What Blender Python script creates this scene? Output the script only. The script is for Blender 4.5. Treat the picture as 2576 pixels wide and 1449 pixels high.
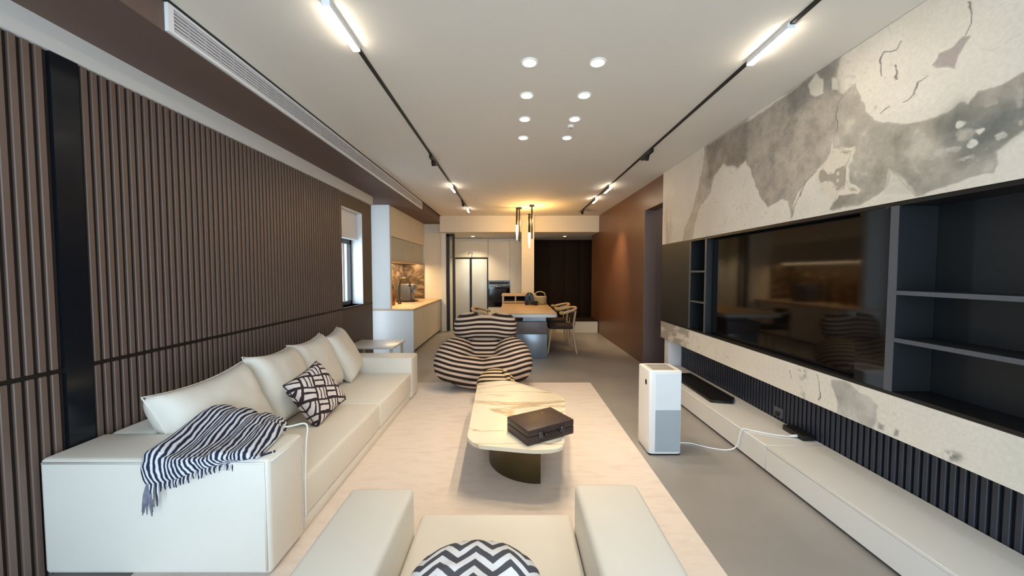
import bpy, bmesh, math, random
import numpy as np
from mathutils import Vector, Matrix, Euler

# ------------------------------------------------------------------ scene, camera, world, exposure
for o in list(bpy.data.objects):
    bpy.data.objects.remove(o)
scene = bpy.context.scene
COL = scene.collection
random.seed(4)
RNG = np.random.default_rng(4)

F_PX = 920.0
cam_d = bpy.data.cameras.new('camera')
cam_d.sensor_width = 36.0
cam_d.lens = 36.0 * F_PX / 2576.0
cam_d.clip_start = 0.05
cam = bpy.data.objects.new('camera', cam_d)
cam.location = (0, 0, 1.4)
cam.rotation_euler = (math.radians(90) - math.atan(39 / F_PX), 0, 0)
COL.objects.link(cam)
scene.camera = cam

SKY_STRENGTH = 6.8
world = bpy.data.worlds.new('sky')
scene.world = world
world.use_nodes = True
bg = world.node_tree.nodes['Background']
bg.inputs['Color'].default_value = (0.70, 0.85, 1.0, 1)
bg.inputs['Strength'].default_value = SKY_STRENGTH

# the balcony glazing behind the camera lets the sky in: a portal only guides sampling, it emits nothing itself
pd = bpy.data.lights.new('window_portal', 'AREA')
pd.shape = 'RECTANGLE'; pd.size = 3.9; pd.size_y = 2.35
pd.cycles.is_portal = True
portal = bpy.data.objects.new('window_portal', pd)
portal.location = (0.05, -1.62, 1.25)
portal.rotation_euler = (math.radians(90), 0, 0)
COL.objects.link(portal)

vs = scene.view_settings
vs.view_transform = 'Standard'
try:
    vs.look = 'None'
except Exception:
    pass
vs.gamma = 1.0
vs.use_curve_mapping = False
vs.exposure = 0.24

WARM = (1.0, 0.77, 0.50)
NEUT = (1.0, 0.85, 0.66)
AMBER = (1.0, 0.56, 0.16)

# ------------------------------------------------------------------ helpers
ORG = {}

def lin(c):
    c = c / 255.0
    return c / 12.92 if c <= 0.04045 else ((c + 0.055) / 1.055) ** 2.4

def rgb(t):
    return (lin(t[0]), lin(t[1]), lin(t[2]), 1.0)

MATS = {}

def mat(name, col, rough=0.5, metal=0.0, var=0.06, scale=6.0, bump=0.0, bscale=60.0, spec=0.5, stretch=None, coat=0.0):
    if name in MATS:
        return MATS[name]
    m = bpy.data.materials.new(name)
    m.use_nodes = True
    nt = m.node_tree; N = nt.nodes; L = nt.links
    p = N['Principled BSDF']
    p.inputs['Roughness'].default_value = rough
    p.inputs['Metallic'].default_value = metal
    p.inputs['Specular IOR Level'].default_value = spec
    p.inputs['Coat Weight'].default_value = coat
    tc = N.new('ShaderNodeTexCoord')
    mp = N.new('ShaderNodeMapping')
    L.new(tc.outputs['Object'], mp.inputs['Vector'])
    if stretch:
        mp.inputs['Scale'].default_value = stretch
    nz = N.new('ShaderNodeTexNoise')
    nz.inputs['Scale'].default_value = scale
    nz.inputs['Detail'].default_value = 5
    L.new(mp.outputs['Vector'], nz.inputs['Vector'])
    c = rgb(col)
    mx = N.new('ShaderNodeMix'); mx.data_type = 'RGBA'
    mx.inputs[6].default_value = tuple(max(0, v * (1 - var)) for v in c[:3]) + (1,)
    mx.inputs[7].default_value = tuple(min(1, v * (1 + var)) for v in c[:3]) + (1,)
    L.new(nz.outputs['Fac'], mx.inputs[0])
    L.new(mx.outputs[2], p.inputs['Base Color'])
    if bump:
        nb = N.new('ShaderNodeTexNoise'); nb.inputs['Scale'].default_value = bscale; nb.inputs['Detail'].default_value = 4
        L.new(mp.outputs['Vector'], nb.inputs['Vector'])
        b = N.new('ShaderNodeBump'); b.inputs['Strength'].default_value = bump; b.inputs['Distance'].default_value = 0.01
        L.new(nb.outputs['Fac'], b.inputs['Height'])
        L.new(b.outputs['Normal'], p.inputs['Normal'])
    MATS[name] = m
    return m

def emit(name, col, strength):
    if name in MATS:
        return MATS[name]
    m = bpy.data.materials.new(name)
    m.use_nodes = True
    p = m.node_tree.nodes['Principled BSDF']
    p.inputs['Base Color'].default_value = (0.8, 0.8, 0.8, 1)
    p.inputs['Emission Color'].default_value = tuple(col) + (1,)
    p.inputs['Emission Strength'].default_value = strength
    MATS[name] = m
    return m

def _org(o):
    v = Vector((0, 0, 0))
    while o is not None:
        v = v + Vector(ORG.get(o.name, (0, 0, 0)))
        o = o.parent
    return v

def empty(name, loc):
    o = bpy.data.objects.new(name, None)
    o.empty_display_size = 0.1
    o.location = loc
    COL.objects.link(o)
    ORG[o.name] = tuple(loc)
    return o

def mk(name, verts, faces, m, parent=None, smooth=False, uv=None, origin=None):
    """one mesh object from world-space vertices"""
    V = np.asarray(verts, dtype=float)
    if parent is not None:
        base = _org(parent); loc = (0, 0, 0)
    else:
        if origin is None:
            lo = V.min(0); hi = V.max(0)
            origin = ((lo[0] + hi[0]) / 2, (lo[1] + hi[1]) / 2, lo[2])
        base = Vector(origin); loc = origin
    V = V - np.array(base)[None, :]
    me = bpy.data.meshes.new(name)
    me.from_pydata(V.tolist(), [], [tuple(f) for f in faces])
    if uv is not None:
        l = me.uv_layers.new(name='uv')
        uva = np.asarray(uv)
        idx = np.empty(len(me.loops), dtype=np.int32)
        me.loops.foreach_get('vertex_index', idx)
        l.data.foreach_set('uv', uva[idx].ravel())
    bm = bmesh.new(); bm.from_mesh(me)
    bmesh.ops.recalc_face_normals(bm, faces=bm.faces)
    bm.to_mesh(me); bm.free()
    if smooth:
        me.polygons.foreach_set('use_smooth', [True] * len(me.polygons))
        if smooth == 'auto':
            try:
                me.set_sharp_from_angle(angle=math.radians(38))
            except Exception:
                pass
    if m is not None:
        me.materials.append(m)
    o = bpy.data.objects.new(name, me)
    o.location = loc
    COL.objects.link(o)
    ORG[o.name] = tuple(loc)
    if parent is not None:
        o.parent = parent
    return o

class MB:
    def __init__(self):
        self.v = []; self.f = []
    def add(self, V, F):
        n = len(self.v)
        self.v += [tuple(p) for p in V]
        self.f += [tuple(i + n for i in f) for f in F]
        return self
    def box(self, x0, x1, y0, y1, z0, z1, bevel=0.0, seg=2, M=None):
        bm = bmesh.new()
        bmesh.ops.create_cube(bm, size=1.0)
        for v in bm.verts:
            v.co = Vector(((x0 + x1) / 2 + v.co.x * (x1 - x0), (y0 + y1) / 2 + v.co.y * (y1 - y0), (z0 + z1) / 2 + v.co.z * (z1 - z0)))
        if bevel > 0:
            bmesh.ops.bevel(bm, geom=list(bm.edges), offset=bevel, segments=seg, profile=0.5, affect='EDGES')
        bm.verts.index_update()
        V = [(M @ v.co if M else v.co) for v in bm.verts]
        F = [[v.index for v in f.verts] for f in bm.faces]
        bm.free()
        return self.add([tuple(p) for p in V], F)
    def prism(self, poly, z0, z1, bevel=0.0, M=None, seg=2):
        bm = bmesh.new()
        a = [bm.verts.new((p[0], p[1], z0)) for p in poly]
        b = [bm.verts.new((p[0], p[1], z1)) for p in poly]
        n = len(poly)
        bm.faces.new(a[::-1]); bm.faces.new(b)
        for i in range(n):
            bm.faces.new((a[i], a[(i + 1) % n], b[(i + 1) % n], b[i]))
        if bevel > 0:
            es = [e for e in bm.edges if abs(e.verts[0].co.z - e.verts[1].co.z) < 1e-6]
            bmesh.ops.bevel(bm, geom=es, offset=bevel, segments=seg, profile=0.5, affect='EDGES')
        bm.verts.index_update()
        V = [tuple(M @ v.co if M else v.co) for v in bm.verts]
        F = [[v.index for v in f.verts] for f in bm.faces]
        bm.free()
        return self.add(V, F)
    def tube(self, pts, r, n=10, cap=True):
        pts = [Vector(p) for p in pts]
        rs = r if isinstance(r, (list, tuple)) else [r] * len(pts)
        V = []; F = []
        up = Vector((0, 0, 1))
        prev = None
        for i, p in enumerate(pts):
            t = (pts[min(i + 1, len(pts) - 1)] - pts[max(i - 1, 0)]).normalized()
            if prev is None:
                a = up if abs(t.z) < 0.95 else Vector((1, 0, 0))
                u = t.cross(a).normalized()
            else:
                u = (prev - t * prev.dot(t)).normalized()
            prev = u
            w = t.cross(u)
            for k in range(n):
                an = 2 * math.pi * k / n
                V.append(p + (u * math.cos(an) + w * math.sin(an)) * rs[i])
        for i in range(len(pts) - 1):
            for k in range(n):
                F.append((i * n + k, i * n + (k + 1) % n, (i + 1) * n + (k + 1) % n, (i + 1) * n + k))
        if cap:
            F.append(tuple(range(n))[::-1]); F.append(tuple((len(pts) - 1) * n + k for k in range(n)))
        return self.add(V, F)
    def lathe(self, prof, c=(0, 0, 0), n=24, sx=1, sy=1):
        V = []; F = []
        for r, z in prof:
            for k in range(n):
                a = 2 * math.pi * k / n
                V.append((c[0] + r * sx * math.cos(a), c[1] + r * sy * math.sin(a), c[2] + z))
        for i in range(len(prof) - 1):
            for k in range(n):
                F.append((i * n + k, i * n + (k + 1) % n, (i + 1) * n + (k + 1) % n, (i + 1) * n + k))
        F.append(tuple(range(n))[::-1]); F.append(tuple((len(prof) - 1) * n + k for k in range(n)))
        return self.add(V, F)
    def build(self, name, m, parent=None, smooth=False, origin=None):
        return mk(name, self.v, self.f, m, parent, smooth, origin=origin)

def box(name, x0, x1, y0, y1, z0, z1, m, parent=None, bevel=0.0, seg=2):
    return MB().box(x0, x1, y0, y1, z0, z1, bevel, seg).build(name, m, parent, smooth='auto' if bevel else False)

def struct(o):
    o['kind'] = 'structure'
    return o

def tag(o, label, cat, group=None):
    o['label'] = label; o['category'] = cat
    if group:
        o['group'] = group
    return o

def thing(name, loc, label, cat, group=None):
    return tag(empty(name, loc), label, cat, group)

def repeat_part(src, parent, offs):
    """copies of a part that share its mesh"""
    for d in offs:
        c = src.copy(); COL.objects.link(c)
        c.parent = parent
        c.location = Vector(src.location) + Vector(d)

def lamp(name, kind, loc, power, col, parent=None, size=0.05, spot=None, blend=0.6, target=None):
    d = bpy.data.lights.new(name, kind)
    d.energy = power; d.color = col
    if kind == 'SPOT':
        d.spot_size = math.radians(spot); d.spot_blend = blend; d.shadow_soft_size = size
    elif kind == 'POINT':
        d.shadow_soft_size = size
    o = bpy.data.objects.new(name, d)
    base = _org(parent) if parent is not None else Vector((0, 0, 0))
    o.location = Vector(loc) - base
    if target is not None:
        o.rotation_euler = (Vector(target) - Vector(loc)).to_track_quat('-Z', 'Y').to_euler()
    COL.objects.link(o)
    if parent is not None:
        o.parent = parent
    return o

def fbm(U, V, seed=0, octs=5):
    r = np.random.default_rng(seed)
    out = np.zeros_like(U); amp = 1.0; tot = 0
    for k in range(octs):
        g = r.random((64, 64))
        fu = U * 2 ** k; fv = V * 2 ** k
        i = np.floor(fu).astype(int); j = np.floor(fv).astype(int)
        a = fu - i; b = fv - j
        a = a * a * (3 - 2 * a); b = b * b * (3 - 2 * b)
        i0 = i % 64; i1 = (i + 1) % 64; j0 = j % 64; j1 = (j + 1) % 64
        out += amp * ((g[i0, j0] * (1 - a) + g[i1, j0] * a) * (1 - b) + (g[i0, j1] * (1 - a) + g[i1, j1] * a) * b)
        tot += amp; amp *= 0.55
    return out / tot

# ------------------------------------------------------------------ materials
M_ceil = mat('ceiling_paint', (222, 217, 208), 0.9, var=0.015, scale=1.5)
M_wallw = mat('cream_paint', (226, 218, 200), 0.85, var=0.02)
M_grey = mat('pale_grey_paint', (214, 214, 212), 0.8, var=0.02)
M_brown = mat('brown_paint', (106, 72, 52), 0.36, var=0.05, scale=1.5)
M_soffit = mat('brown_soffit_paint', (104, 85, 77), 0.7, var=0.05, scale=2)
M_slat = mat('brown_slat_veneer', (106, 88, 79), 0.45, var=0.10, scale=3, stretch=(8, 8, 0.6))
M_gap = mat('dark_backing', (44, 34, 31), 0.8, var=0.05)
M_plain = mat('plain_brown_panel', (82, 70, 61), 0.5, var=0.08, scale=3, stretch=(6, 6, 0.5))
M_post = mat('black_glass_strip', (20, 24, 30), 0.15, var=0.05)
M_mauve = mat('mauve_brown_paint', (112, 96, 92), 0.6, var=0.04)
M_sofa = mat('cream_leather', (230, 227, 219), 0.48, var=0.03, scale=5, bump=0.035, bscale=90)
M_pillow = mat('cream_cushion', (232, 228, 219), 0.6, var=0.03, scale=6, bump=0.12, bscale=25)
M_white = mat('white_plastic', (235, 236, 238), 0.35, var=0.01)
M_lacq = mat('white_lacquer', (226, 225, 222), 0.3, var=0.015)
M_black = mat('black_metal', (18, 17, 17), 0.4, var=0.03)
M_rail = mat('black_rail', (22, 20, 19), 0.55, var=0.03)
M_cab = mat('charcoal_cabinet', (26, 29, 32), 0.45, var=0.05, scale=2)
M_cabedge = mat('grey_cabinet_edge', (86, 88, 94), 0.35, var=0.04)
M_flute = mat('navy_black_slat', (46, 49, 60), 0.4, var=0.06, scale=4)
M_flutegap = mat('navy_black_backing', (12, 14, 22), 0.6, var=0.04)
M_screen = mat('television_glass', (7, 6, 6), 0.06, var=0.0, spec=0.6)
M_case = mat('dark_brown_leather', (58, 44, 42), 0.42, var=0.08, scale=14, bump=0.15, bscale=120)
M_chrome = mat('polished_metal', (190, 190, 195), 0.15, metal=1.0, var=0.02)
M_bronze = mat('olive_bronze', (92, 82, 58), 0.32, metal=0.75, var=0.12, scale=4)
M_wood = mat('pale_oak', (206, 176, 138), 0.45, var=0.12, scale=5, stretch=(1, 6, 6))
M_darkwood = mat('dark_wood', (44, 30, 20), 0.8, spec=0.2, var=0.2, scale=3, stretch=(6, 6, 0.4))
M_kfront = mat('cream_kitchen_front', (224, 218, 204), 0.4, var=0.015)
M_fridge = mat('silver_glass_front', (196, 204, 208), 0.22, var=0.02)
M_seatdk = mat('dark_upholstery', (60, 48, 44), 0.8, var=0.1, scale=20)
M_island = mat('mauve_island', (118, 106, 106), 0.4, var=0.06)
M_steel = mat('blue_grey_base', (136, 146, 158), 0.25, metal=0.35, var=0.05)
M_amberp = mat('yellow_fabric', (206, 178, 104), 0.8, var=0.1, scale=20)
M_wicker = mat('woven_straw', (196, 180, 134), 0.8, var=0.25, scale=60, bump=0.4, bscale=90)

def m_floor():
    m = mat('microcement_floor', (150, 147, 144), 0.36, var=0.30, scale=1.7, bump=0.05, bscale=40)
    return m
M_floor = m_floor()

def m_rug():
    m = bpy.data.materials.new('rug_weave'); m.use_nodes = True
    nt = m.node_tree; N = nt.nodes; L = nt.links; p = N['Principled BSDF']
    p.inputs['Roughness'].default_value = 0.95
    p.inputs['Specular IOR Level'].default_value = 0.1
    tc = N.new('ShaderNodeTexCoord')
    mp = N.new('ShaderNodeMapping'); mp.inputs['Scale'].default_value = (2.2, 8, 1)
    L.new(tc.outputs['Object'], mp.inputs['Vector'])
    nz = N.new('ShaderNodeTexNoise'); nz.inputs['Scale'].default_value = 2.2; nz.inputs['Detail'].default_value = 8; nz.inputs['Roughness'].default_value = 0.65
    L.new(mp.outputs['Vector'], nz.inputs['Vector'])
    cr = N.new('ShaderNodeValToRGB')
    cr.color_ramp.elements[0].position = 0.3; cr.color_ramp.elements[0].color = rgb((212, 199, 191))
    cr.color_ramp.elements[1].position = 0.52; cr.color_ramp.elements[1].color = rgb((222, 212, 205))
    L.new(nz.outputs['Fac'], cr.inputs['Fac'])
    L.new(cr.outputs['Color'], p.inputs['Base Color'])
    n2 = N.new('ShaderNodeTexNoise'); n2.inputs['Scale'].default_value = 160
    L.new(tc.outputs['Object'], n2.inputs['Vector'])
    b = N.new('ShaderNodeBump'); b.inputs['Strength'].default_value = 0.35; b.inputs['Distance'].default_value = 0.005
    L.new(n2.outputs['Fac'], b.inputs['Height']); L.new(b.outputs['Normal'], p.inputs['Normal'])
    return m
M_rug = m_rug()

def m_marble(name, base, vein, scale=2.0, warp=3.0, width=0.06):
    m = bpy.data.materials.new(name); m.use_nodes = True
    nt = m.node_tree; N = nt.nodes; L = nt.links; p = N['Principled BSDF']
    p.inputs['Roughness'].default_value = 0.22
    tc = N.new('ShaderNodeTexCoord')
    mp = N.new('ShaderNodeMapping'); mp.inputs['Rotation'].default_value = (0.3, 0.2, 0.35); mp.inputs['Scale'].default_value = (0.7, 1.9, 1.3)
    L.new(tc.outputs['Object'], mp.inputs['Vector'])
    nz = N.new('ShaderNodeTexNoise'); nz.inputs['Scale'].default_value = scale; nz.inputs['Detail'].default_value = 8; nz.inputs['Distortion'].default_value = warp
    L.new(mp.outputs['Vector'], nz.inputs['Vector'])
    cr = N.new('ShaderNodeValToRGB')
    e = cr.color_ramp.elements
    e[0].position = 0.5 - width; e[0].color = rgb(base)
    e[1].position = 0.5 + width; e[1].color = rgb(base)
    k = e.new(0.5); k.color = rgb(vein)
    L.new(nz.outputs['Fac'], cr.inputs['Fac']); L.new(cr.outputs['Color'], p.inputs['Base Color'])
    return m
M_marble = m_marble('ivory_marble', (232, 224, 206), (190, 168, 136), 1.1, 1.0, 0.022)
M_splash = m_marble('brown_marble', (150, 128, 98), (72, 56, 42), 2.0, 2.5, 0.16)

def m_stripe(name, light, dark, fn, duty=0.5, rough=0.8, soft=0.06, bump=0.0):
    """printed stripes: fn(nodes, links) returns a socket whose integer part counts the stripes"""
    m = bpy.data.materials.new(name); m.use_nodes = True
    nt = m.node_tree; N = nt.nodes; L = nt.links; p = N['Principled BSDF']
    p.inputs['Roughness'].default_value = rough
    p.inputs['Specular IOR Level'].default_value = 0.25
    s = fn(N, L)
    pp = N.new('ShaderNodeMath'); pp.operation = 'PINGPONG'; pp.inputs[1].default_value = 0.5
    L.new(s, pp.inputs[0])
    mr = N.new('ShaderNodeMapRange'); mr.interpolation_type = 'SMOOTHSTEP'
    mr.inputs['From Min'].default_value = 0.5 * duty - soft; mr.inputs['From Max'].default_value = 0.5 * duty + soft
    L.new(pp.outputs[0], mr.inputs['Value'])
    mx = N.new('ShaderNodeMix'); mx.data_type = 'RGBA'
    mx.inputs[6].default_value = rgb(dark); mx.inputs[7].default_value = rgb(light)
    L.new(mr.outputs['Result'], mx.inputs[0]); L.new(mx.outputs[2], p.inputs['Base Color'])
    if bump:
        b = N.new('ShaderNodeBump'); b.inputs['Strength'].default_value = bump; b.inputs['Distance'].default_value = 0.02
        L.new(mr.outputs['Result'], b.inputs['Height']); L.new(b.outputs['Normal'], p.inputs['Normal'])
    return m

def mathn(N, L, op, a, b=None):
    n = N.new('ShaderNodeMath'); n.operation = op
    for i, v in enumerate((a, b)):
        if v is None:
            continue
        if isinstance(v, (int, float)):
            n.inputs[i].default_value = v
        else:
            L.new(v, n.inputs[i])
    return n.outputs[0]

def glass_pane():
    if 'window_glass' in MATS:
        return MATS['window_glass']
    m = bpy.data.materials.new('window_glass'); m.use_nodes = True
    nt = m.node_tree; N = nt.nodes; L = nt.links
    N.remove(N['Principled BSDF'])
    t = N.new('ShaderNodeBsdfTransparent'); t.inputs['Color'].default_value = (0.97, 0.985, 0.98, 1)
    g = N.new('ShaderNodeBsdfGlossy'); g.inputs['Roughness'].default_value = 0.02
    x = N.new('ShaderNodeMixShader'); x.inputs[0].default_value = 0.06
    L.new(t.outputs[0], x.inputs[1]); L.new(g.outputs[0], x.inputs[2])
    L.new(x.outputs[0], N['Material Output'].inputs['Surface'])
    MATS['window_glass'] = m
    return m
M_glass = glass_pane()

# ------------------------------------------------------------------ room shell
ZC = 2.7
XR = 1.98      # face of the mural panels and of the brown wall
XL = -2.15     # left wall face
struct(box('floor', -2.75, 3.3, -1.75, 10.7, -0.12, 0.0, M_floor))
struct(box('ceiling', -2.75, 3.3, -1.75, 8.95, ZC, ZC + 0.12, M_ceil))

# back wall with the balcony glazing (behind the camera)
w = MB().box(-2.75, -1.9, -1.75, -1.6, 0, ZC).box(2.0, 3.3, -1.75, -1.6, 0, ZC).box(-1.9, 2.0, -1.75, -1.6, 2.42, ZC).box(-1.9, 2.0, -1.75, -1.6, 0, 0.06)
struct(w.build('wall_back', M_wallw))
win2 = struct(MB().box(-1.9, 2.0, -1.71, -1.65, 2.37, 2.42).box(-1.9, 2.0, -1.71, -1.65, 0.06, 0.11)
              .box(-1.9, -1.84, -1.71, -1.65, 0.11, 2.37).box(1.94, 2.0, -1.71, -1.65, 0.11, 2.37)
              .box(-0.62, -0.56, -1.71, -1.65, 0.11, 2.37).box(0.66, 0.72, -1.71, -1.65, 0.11, 2.37).build('window_2', M_black))
for a, b in ((-1.84, -0.62), (-0.56, 0.66), (0.72, 1.94)):
    box('pane', a, b, -1.685, -1.675, 0.11, 2.37, M_glass, win2)

# left wall: brown panels with a small window
WY0, WY1, WZ0, WZ1 = 4.64, 5.27, 0.95, 2.24
w = MB().box(XL - 0.25, XL, -1.6, WY0, 0, 2.55).box(XL - 0.25, XL, WY1, 5.62, 0, 2.55)
w.box(XL - 0.25, XL, WY0, WY1, 0, WZ0).box(XL - 0.25, XL, WY0, WY1, WZ1, 2.55)
wall_left = struct(w.build('wall_left', M_plain))
box('backing_board', XL, XL + 0.004, 0.3, 4.58, 0.0, 2.42, M_gap, wall_left)
PITCH = 0.044
ys = [0.4 + i * PITCH for i in range(int((4.56 - 0.4) / PITCH) + 1)]
ys = [y for y in ys if not (1.70 < y + 0.013 < 1.86)]
def slat_src(z0, z1, y):
    return MB().box(XL + 0.003, XL + 0.019, y, y + 0.027, z0, z1, 0.003, 1).build('slat', M_slat, wall_left)
for z0, z1 in ((0.945, 2.42), (0.0, 0.925)):
    s = slat_src(z0, z1, ys[0])
    repeat_part(s, wall_left, [(0, y - ys[0], 0) for y in ys[1:]])
box('groove_strip', XL + 0.0045, XL + 0.010, 0.3, 5.6, 0.922, 0.948, M_black, wall_left)
box('black_glass_post', XL + 0.0045, XL + 0.024, 1.725, 1.835, 0.0, 2.42, M_post, wall_left)['label'] = 'dark navy glass strip between the slats'
struct(box('trim_1', XL - 0.02, XL + 0.03, -1.6, 5.62, 2.42, 2.55, M_grey))

# small window in the left wall: white reveal, black frame, blind box above
win = struct(MB().box(XL - 0.20, XL - 0.15, WY0, WY0 + 0.05, WZ0, 1.86).box(XL - 0.20, XL - 0.15, WY1 - 0.06, WY1 - 0.012, WZ0, 1.86)
             .box(XL - 0.20, XL - 0.15, WY0, WY1 - 0.012, WZ0, WZ0 + 0.05).box(XL - 0.20, XL - 0.15, WY0, WY1 - 0.012, 1.80, 1.86).build('window_1', M_black))
box('pane', XL - 0.18, XL - 0.17, WY0 + 0.05, WY1 - 0.06, WZ0 + 0.05, 1.80, M_glass, win)
MB().box(XL - 0.25, XL + 0.004, WY1 - 0.012, WY1, WZ0, WZ1).box(XL - 0.25, XL + 0.004, WY0, WY1, WZ0 - 0.012, WZ0).box(XL - 0.25, XL + 0.004, WY0, WY1, WZ1 - 0.012, WZ1).build('reveal', M_white, win)
box('blind_box', XL - 0.20, XL - 0.06, WY0 + 0.01, WY1 - 0.014, 1.86, WZ1 - 0.014, M_white, win, 0.006)

# brown soffit with the air grille
struct(box('soffit', -2.75, -1.66, -1.6, 8.755, 2.55, ZC, M_soffit))
g = thing('air_grille', (-1.65, 4.28, 2.56), 'long white slatted air outlet along the edge of the brown ceiling soffit', 'air vent')
MB().box(-1.662, -1.642, 1.80, 6.75, 2.556, 2.572).box(-1.662, -1.642, 1.80, 6.75, 2.676, 2.690).box(-1.662, -1.642, 1.80, 1.83, 2.572, 2.676).box(-1.662, -1.642, 6.72, 6.75, 2.572, 2.676).build('frame', M_white, g)
box('dark_backing', -1.661, -1.659, 1.83, 6.72, 2.572, 2.676, mat('vent_grey', (58, 56, 62), 0.8), g)
src = box('slat', -1.658, -1.645, 1.83, 6.72, 2.5765, 2.5865, mat('vent_slat', (206, 204, 208), 0.5), g)
repeat_part(src, g, [(0, 0, 0.0172 * k) for k in range(1, 6)])
src = box('cross_bar', -1.656, -1.648, 1.92, 1.924, 2.572, 2.676, mat('vent_slat', (206, 204, 208), 0.5), g)
repeat_part(src, g, [(0, 0.1 * k, 0) for k in range(1, 48)])
struct(box('trim_2', -1.66, -1.635, -1.6, 8.45, 2.692, 2.6995, M_black))

# right side: wall behind the panels, doorway, brown wall
XB = 2.21
struct(box('wall_right', XB, 3.3, -1.6, 4.84, 0, ZC, M_mauve))
w = MB().box(2.0, 2.16, 5.55, 9.2, 0, ZC).box(2.0, 2.16, 4.84, 5.55, 2.33, ZC)
struct(w.build('wall_hall', M_brown))
struct(box('wall_passage', 2.16, 3.3, 5.55, 5.70, 0, ZC, M_mauve))
struct(box('trim_4', 1.994, 2.17, 5.525, 5.549, 0, 2.33, M_mauve))
struct(box('wall_passage_end', 3.2, 3.3, 4.84, 5.55, 0, ZC, M_mauve))

# far end: header, column, lowered ceiling, walls
struct(box('header_beam', -1.66, 2.0, 8.45, 8.75, 2.33, ZC, M_wallw))
struct(box('column', 0.22, 0.505, 8.38, 8.46, 0.0, ZC, M_wallw))
struct(box('ceiling_far', -2.75, 2.7, 8.75, 10.7, 2.33, 2.45, M_ceil))
struct(box('wall_far', -2.75, 2.7, 10.55, 10.7, 0, 2.33, M_wallw))
wd = struct(box('wall_far_dark', 0.60, 2.7, 10.50, 10.55, 0, 2.33, M_darkwood))
for k in range(4):
    box('wood_panel', 0.62 + 0.44 * k, 1.05 + 0.44 * k, 10.47, 10.505, 0.02, 2.31, M_darkwood, wd, 0.006)
struct(box('wall_far_right', 2.6, 2.7, 9.2, 10.5, 0, 2.33, M_darkwood))
struct(box('wall_far_return', 2.16, 2.7, 9.1, 9.2, 0, 2.33, M_brown))
struct(box('wall_kitchen_end', -2.75, -1.63, 8.76, 8.90, 0, ZC, M_wallw))
struct(box('wall_kitchen_back', -2.75, -2.60, 5.62, 8.76, 0, 2.55, M_grey))
struct(box('wall_kitchen_partition', -2.60, -2.09, 6.28, 6.36, 0.775, 2.55, M_grey))
struct(box('wall_far_left', -2.75, -1.70, 8.9, 10.55, 0, 2.33, M_wallw))
struct(box('trim_3', -1.68, -1.57, 8.70, 8.90, 0, 2.33, M_lacq))

# ------------------------------------------------------------------ mural panels (printed wall covering)
PATCH = {
'A':[(3.83,2.69),(3.1,2.657),(2.74,2.677),(2.4,2.72),(2.27,2.72),(2.25,2.498),(2.21,2.46),(2.28,2.42),(2.28,2.251),(2.32,2.147),(2.42,2.067),(2.5,2.008),(2.56,1.95),(2.6,1.793),(2.62,1.924),(2.71,1.956),(2.8,1.915),(2.87,1.902),(2.98,2.04),(3.1,2.269),(3.15,2.35),(3.25,2.318),(3.49,2.411),(3.64,2.335),(3.7,2.193),(3.93,2.059),(4.06,1.791),(4.24,1.768),(4.21,1.925),(4.01,2.148),(3.88,2.414)],
'B':[(2.28,2.42),(2.21,2.471),(2.14,2.49),(2.08,2.28),(2.05,2.255),(2.04,2.229),(1.89,2.138),(1.75,2.12),(1.69,2.121),(1.65,2.144),(1.6,2.129),(1.57,2.167),(1.53,2.155),(1.45,2.161),(1.36,2.149),(0.9,2.3),(0.5,2.2),(0.6,1.95),(1.36,1.944),(1.44,1.937),(1.52,1.884),(1.55,1.805),(1.83,1.784),(1.96,1.946),(1.97,1.841),(2.05,1.792),(2.1,1.771),(2.28,1.781),(2.24,1.892),(2.19,1.9),(2.2,2.028),(2.16,2.117),(2.28,2.178),(2.28,2.294)],
'C':[(1.79,2.392),(1.77,2.425),(1.7,2.42),(1.66,2.44),(1.63,2.415),(1.68,2.366),(1.69,2.311),(1.76,2.363)],
'T':[(1.72,2.089),(1.65,2.137),(1.56,2.069),(1.44,2.073),(1.36,2.072),(1.36,2.008),(1.52,1.913),(1.62,1.883),(1.63,1.977),(1.69,1.953)],
'K':[(2.72,2.72),(2.53,2.72),(2.4,2.72),(2.27,2.72),(2.25,2.572),(2.22,2.476),(2.37,2.527),(2.54,2.525),(2.65,2.537)],
'K2':[(3.82,2.72),(3.45,2.72),(3.14,2.72),(3.13,2.365),(3.25,2.318),(3.49,2.411),(3.64,2.335),(3.73,2.289)],
'W1':[(2.5,2.669),(2.43,2.689),(2.38,2.638),(2.37,2.546),(2.44,2.559),(2.48,2.591)],
'W2':[(2.3,2.608),(2.25,2.586),(2.25,2.506),(2.3,2.536)],
'W3':[(2.39,2.048),(2.29,2.16),(2.16,2.117),(2.2,2.028),(2.18,1.909),(2.12,1.865),(2.24,1.881),(2.27,1.844),(2.33,1.911)],
'W4':[(1.97,1.947),(1.88,1.875),(1.83,1.793),(1.98,1.806)],
'L1':[(4.87,2.3),(4.7,2.2),(4.62,2.0),(4.67,1.75),(4.87,1.75)],
'm1':[(2.24,0.735),(2.14,0.759),(2.06,0.718),(2.0,0.719),(1.93,0.691),(1.94,0.644),(1.96,0.542),(2.05,0.543),(2.2,0.552),(2.21,0.651)],
'm2':[(1.85,0.609),(1.83,0.609),(1.83,0.572),(1.86,0.56)],
'm3':[(2.5,0.742),(2.46,0.749),(2.46,0.566),(2.49,0.565)],
'm4':[(1.94,0.601),(1.91,0.603),(1.92,0.565),(1.94,0.562)],
'm5':[(4.85,0.80),(4.05,0.80),(4.04,0.5),(4.85,0.5)],
'm6':[(1.64,0.59),(1.59,0.596),(1.6,0.572),(1.64,0.555)],
}
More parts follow.
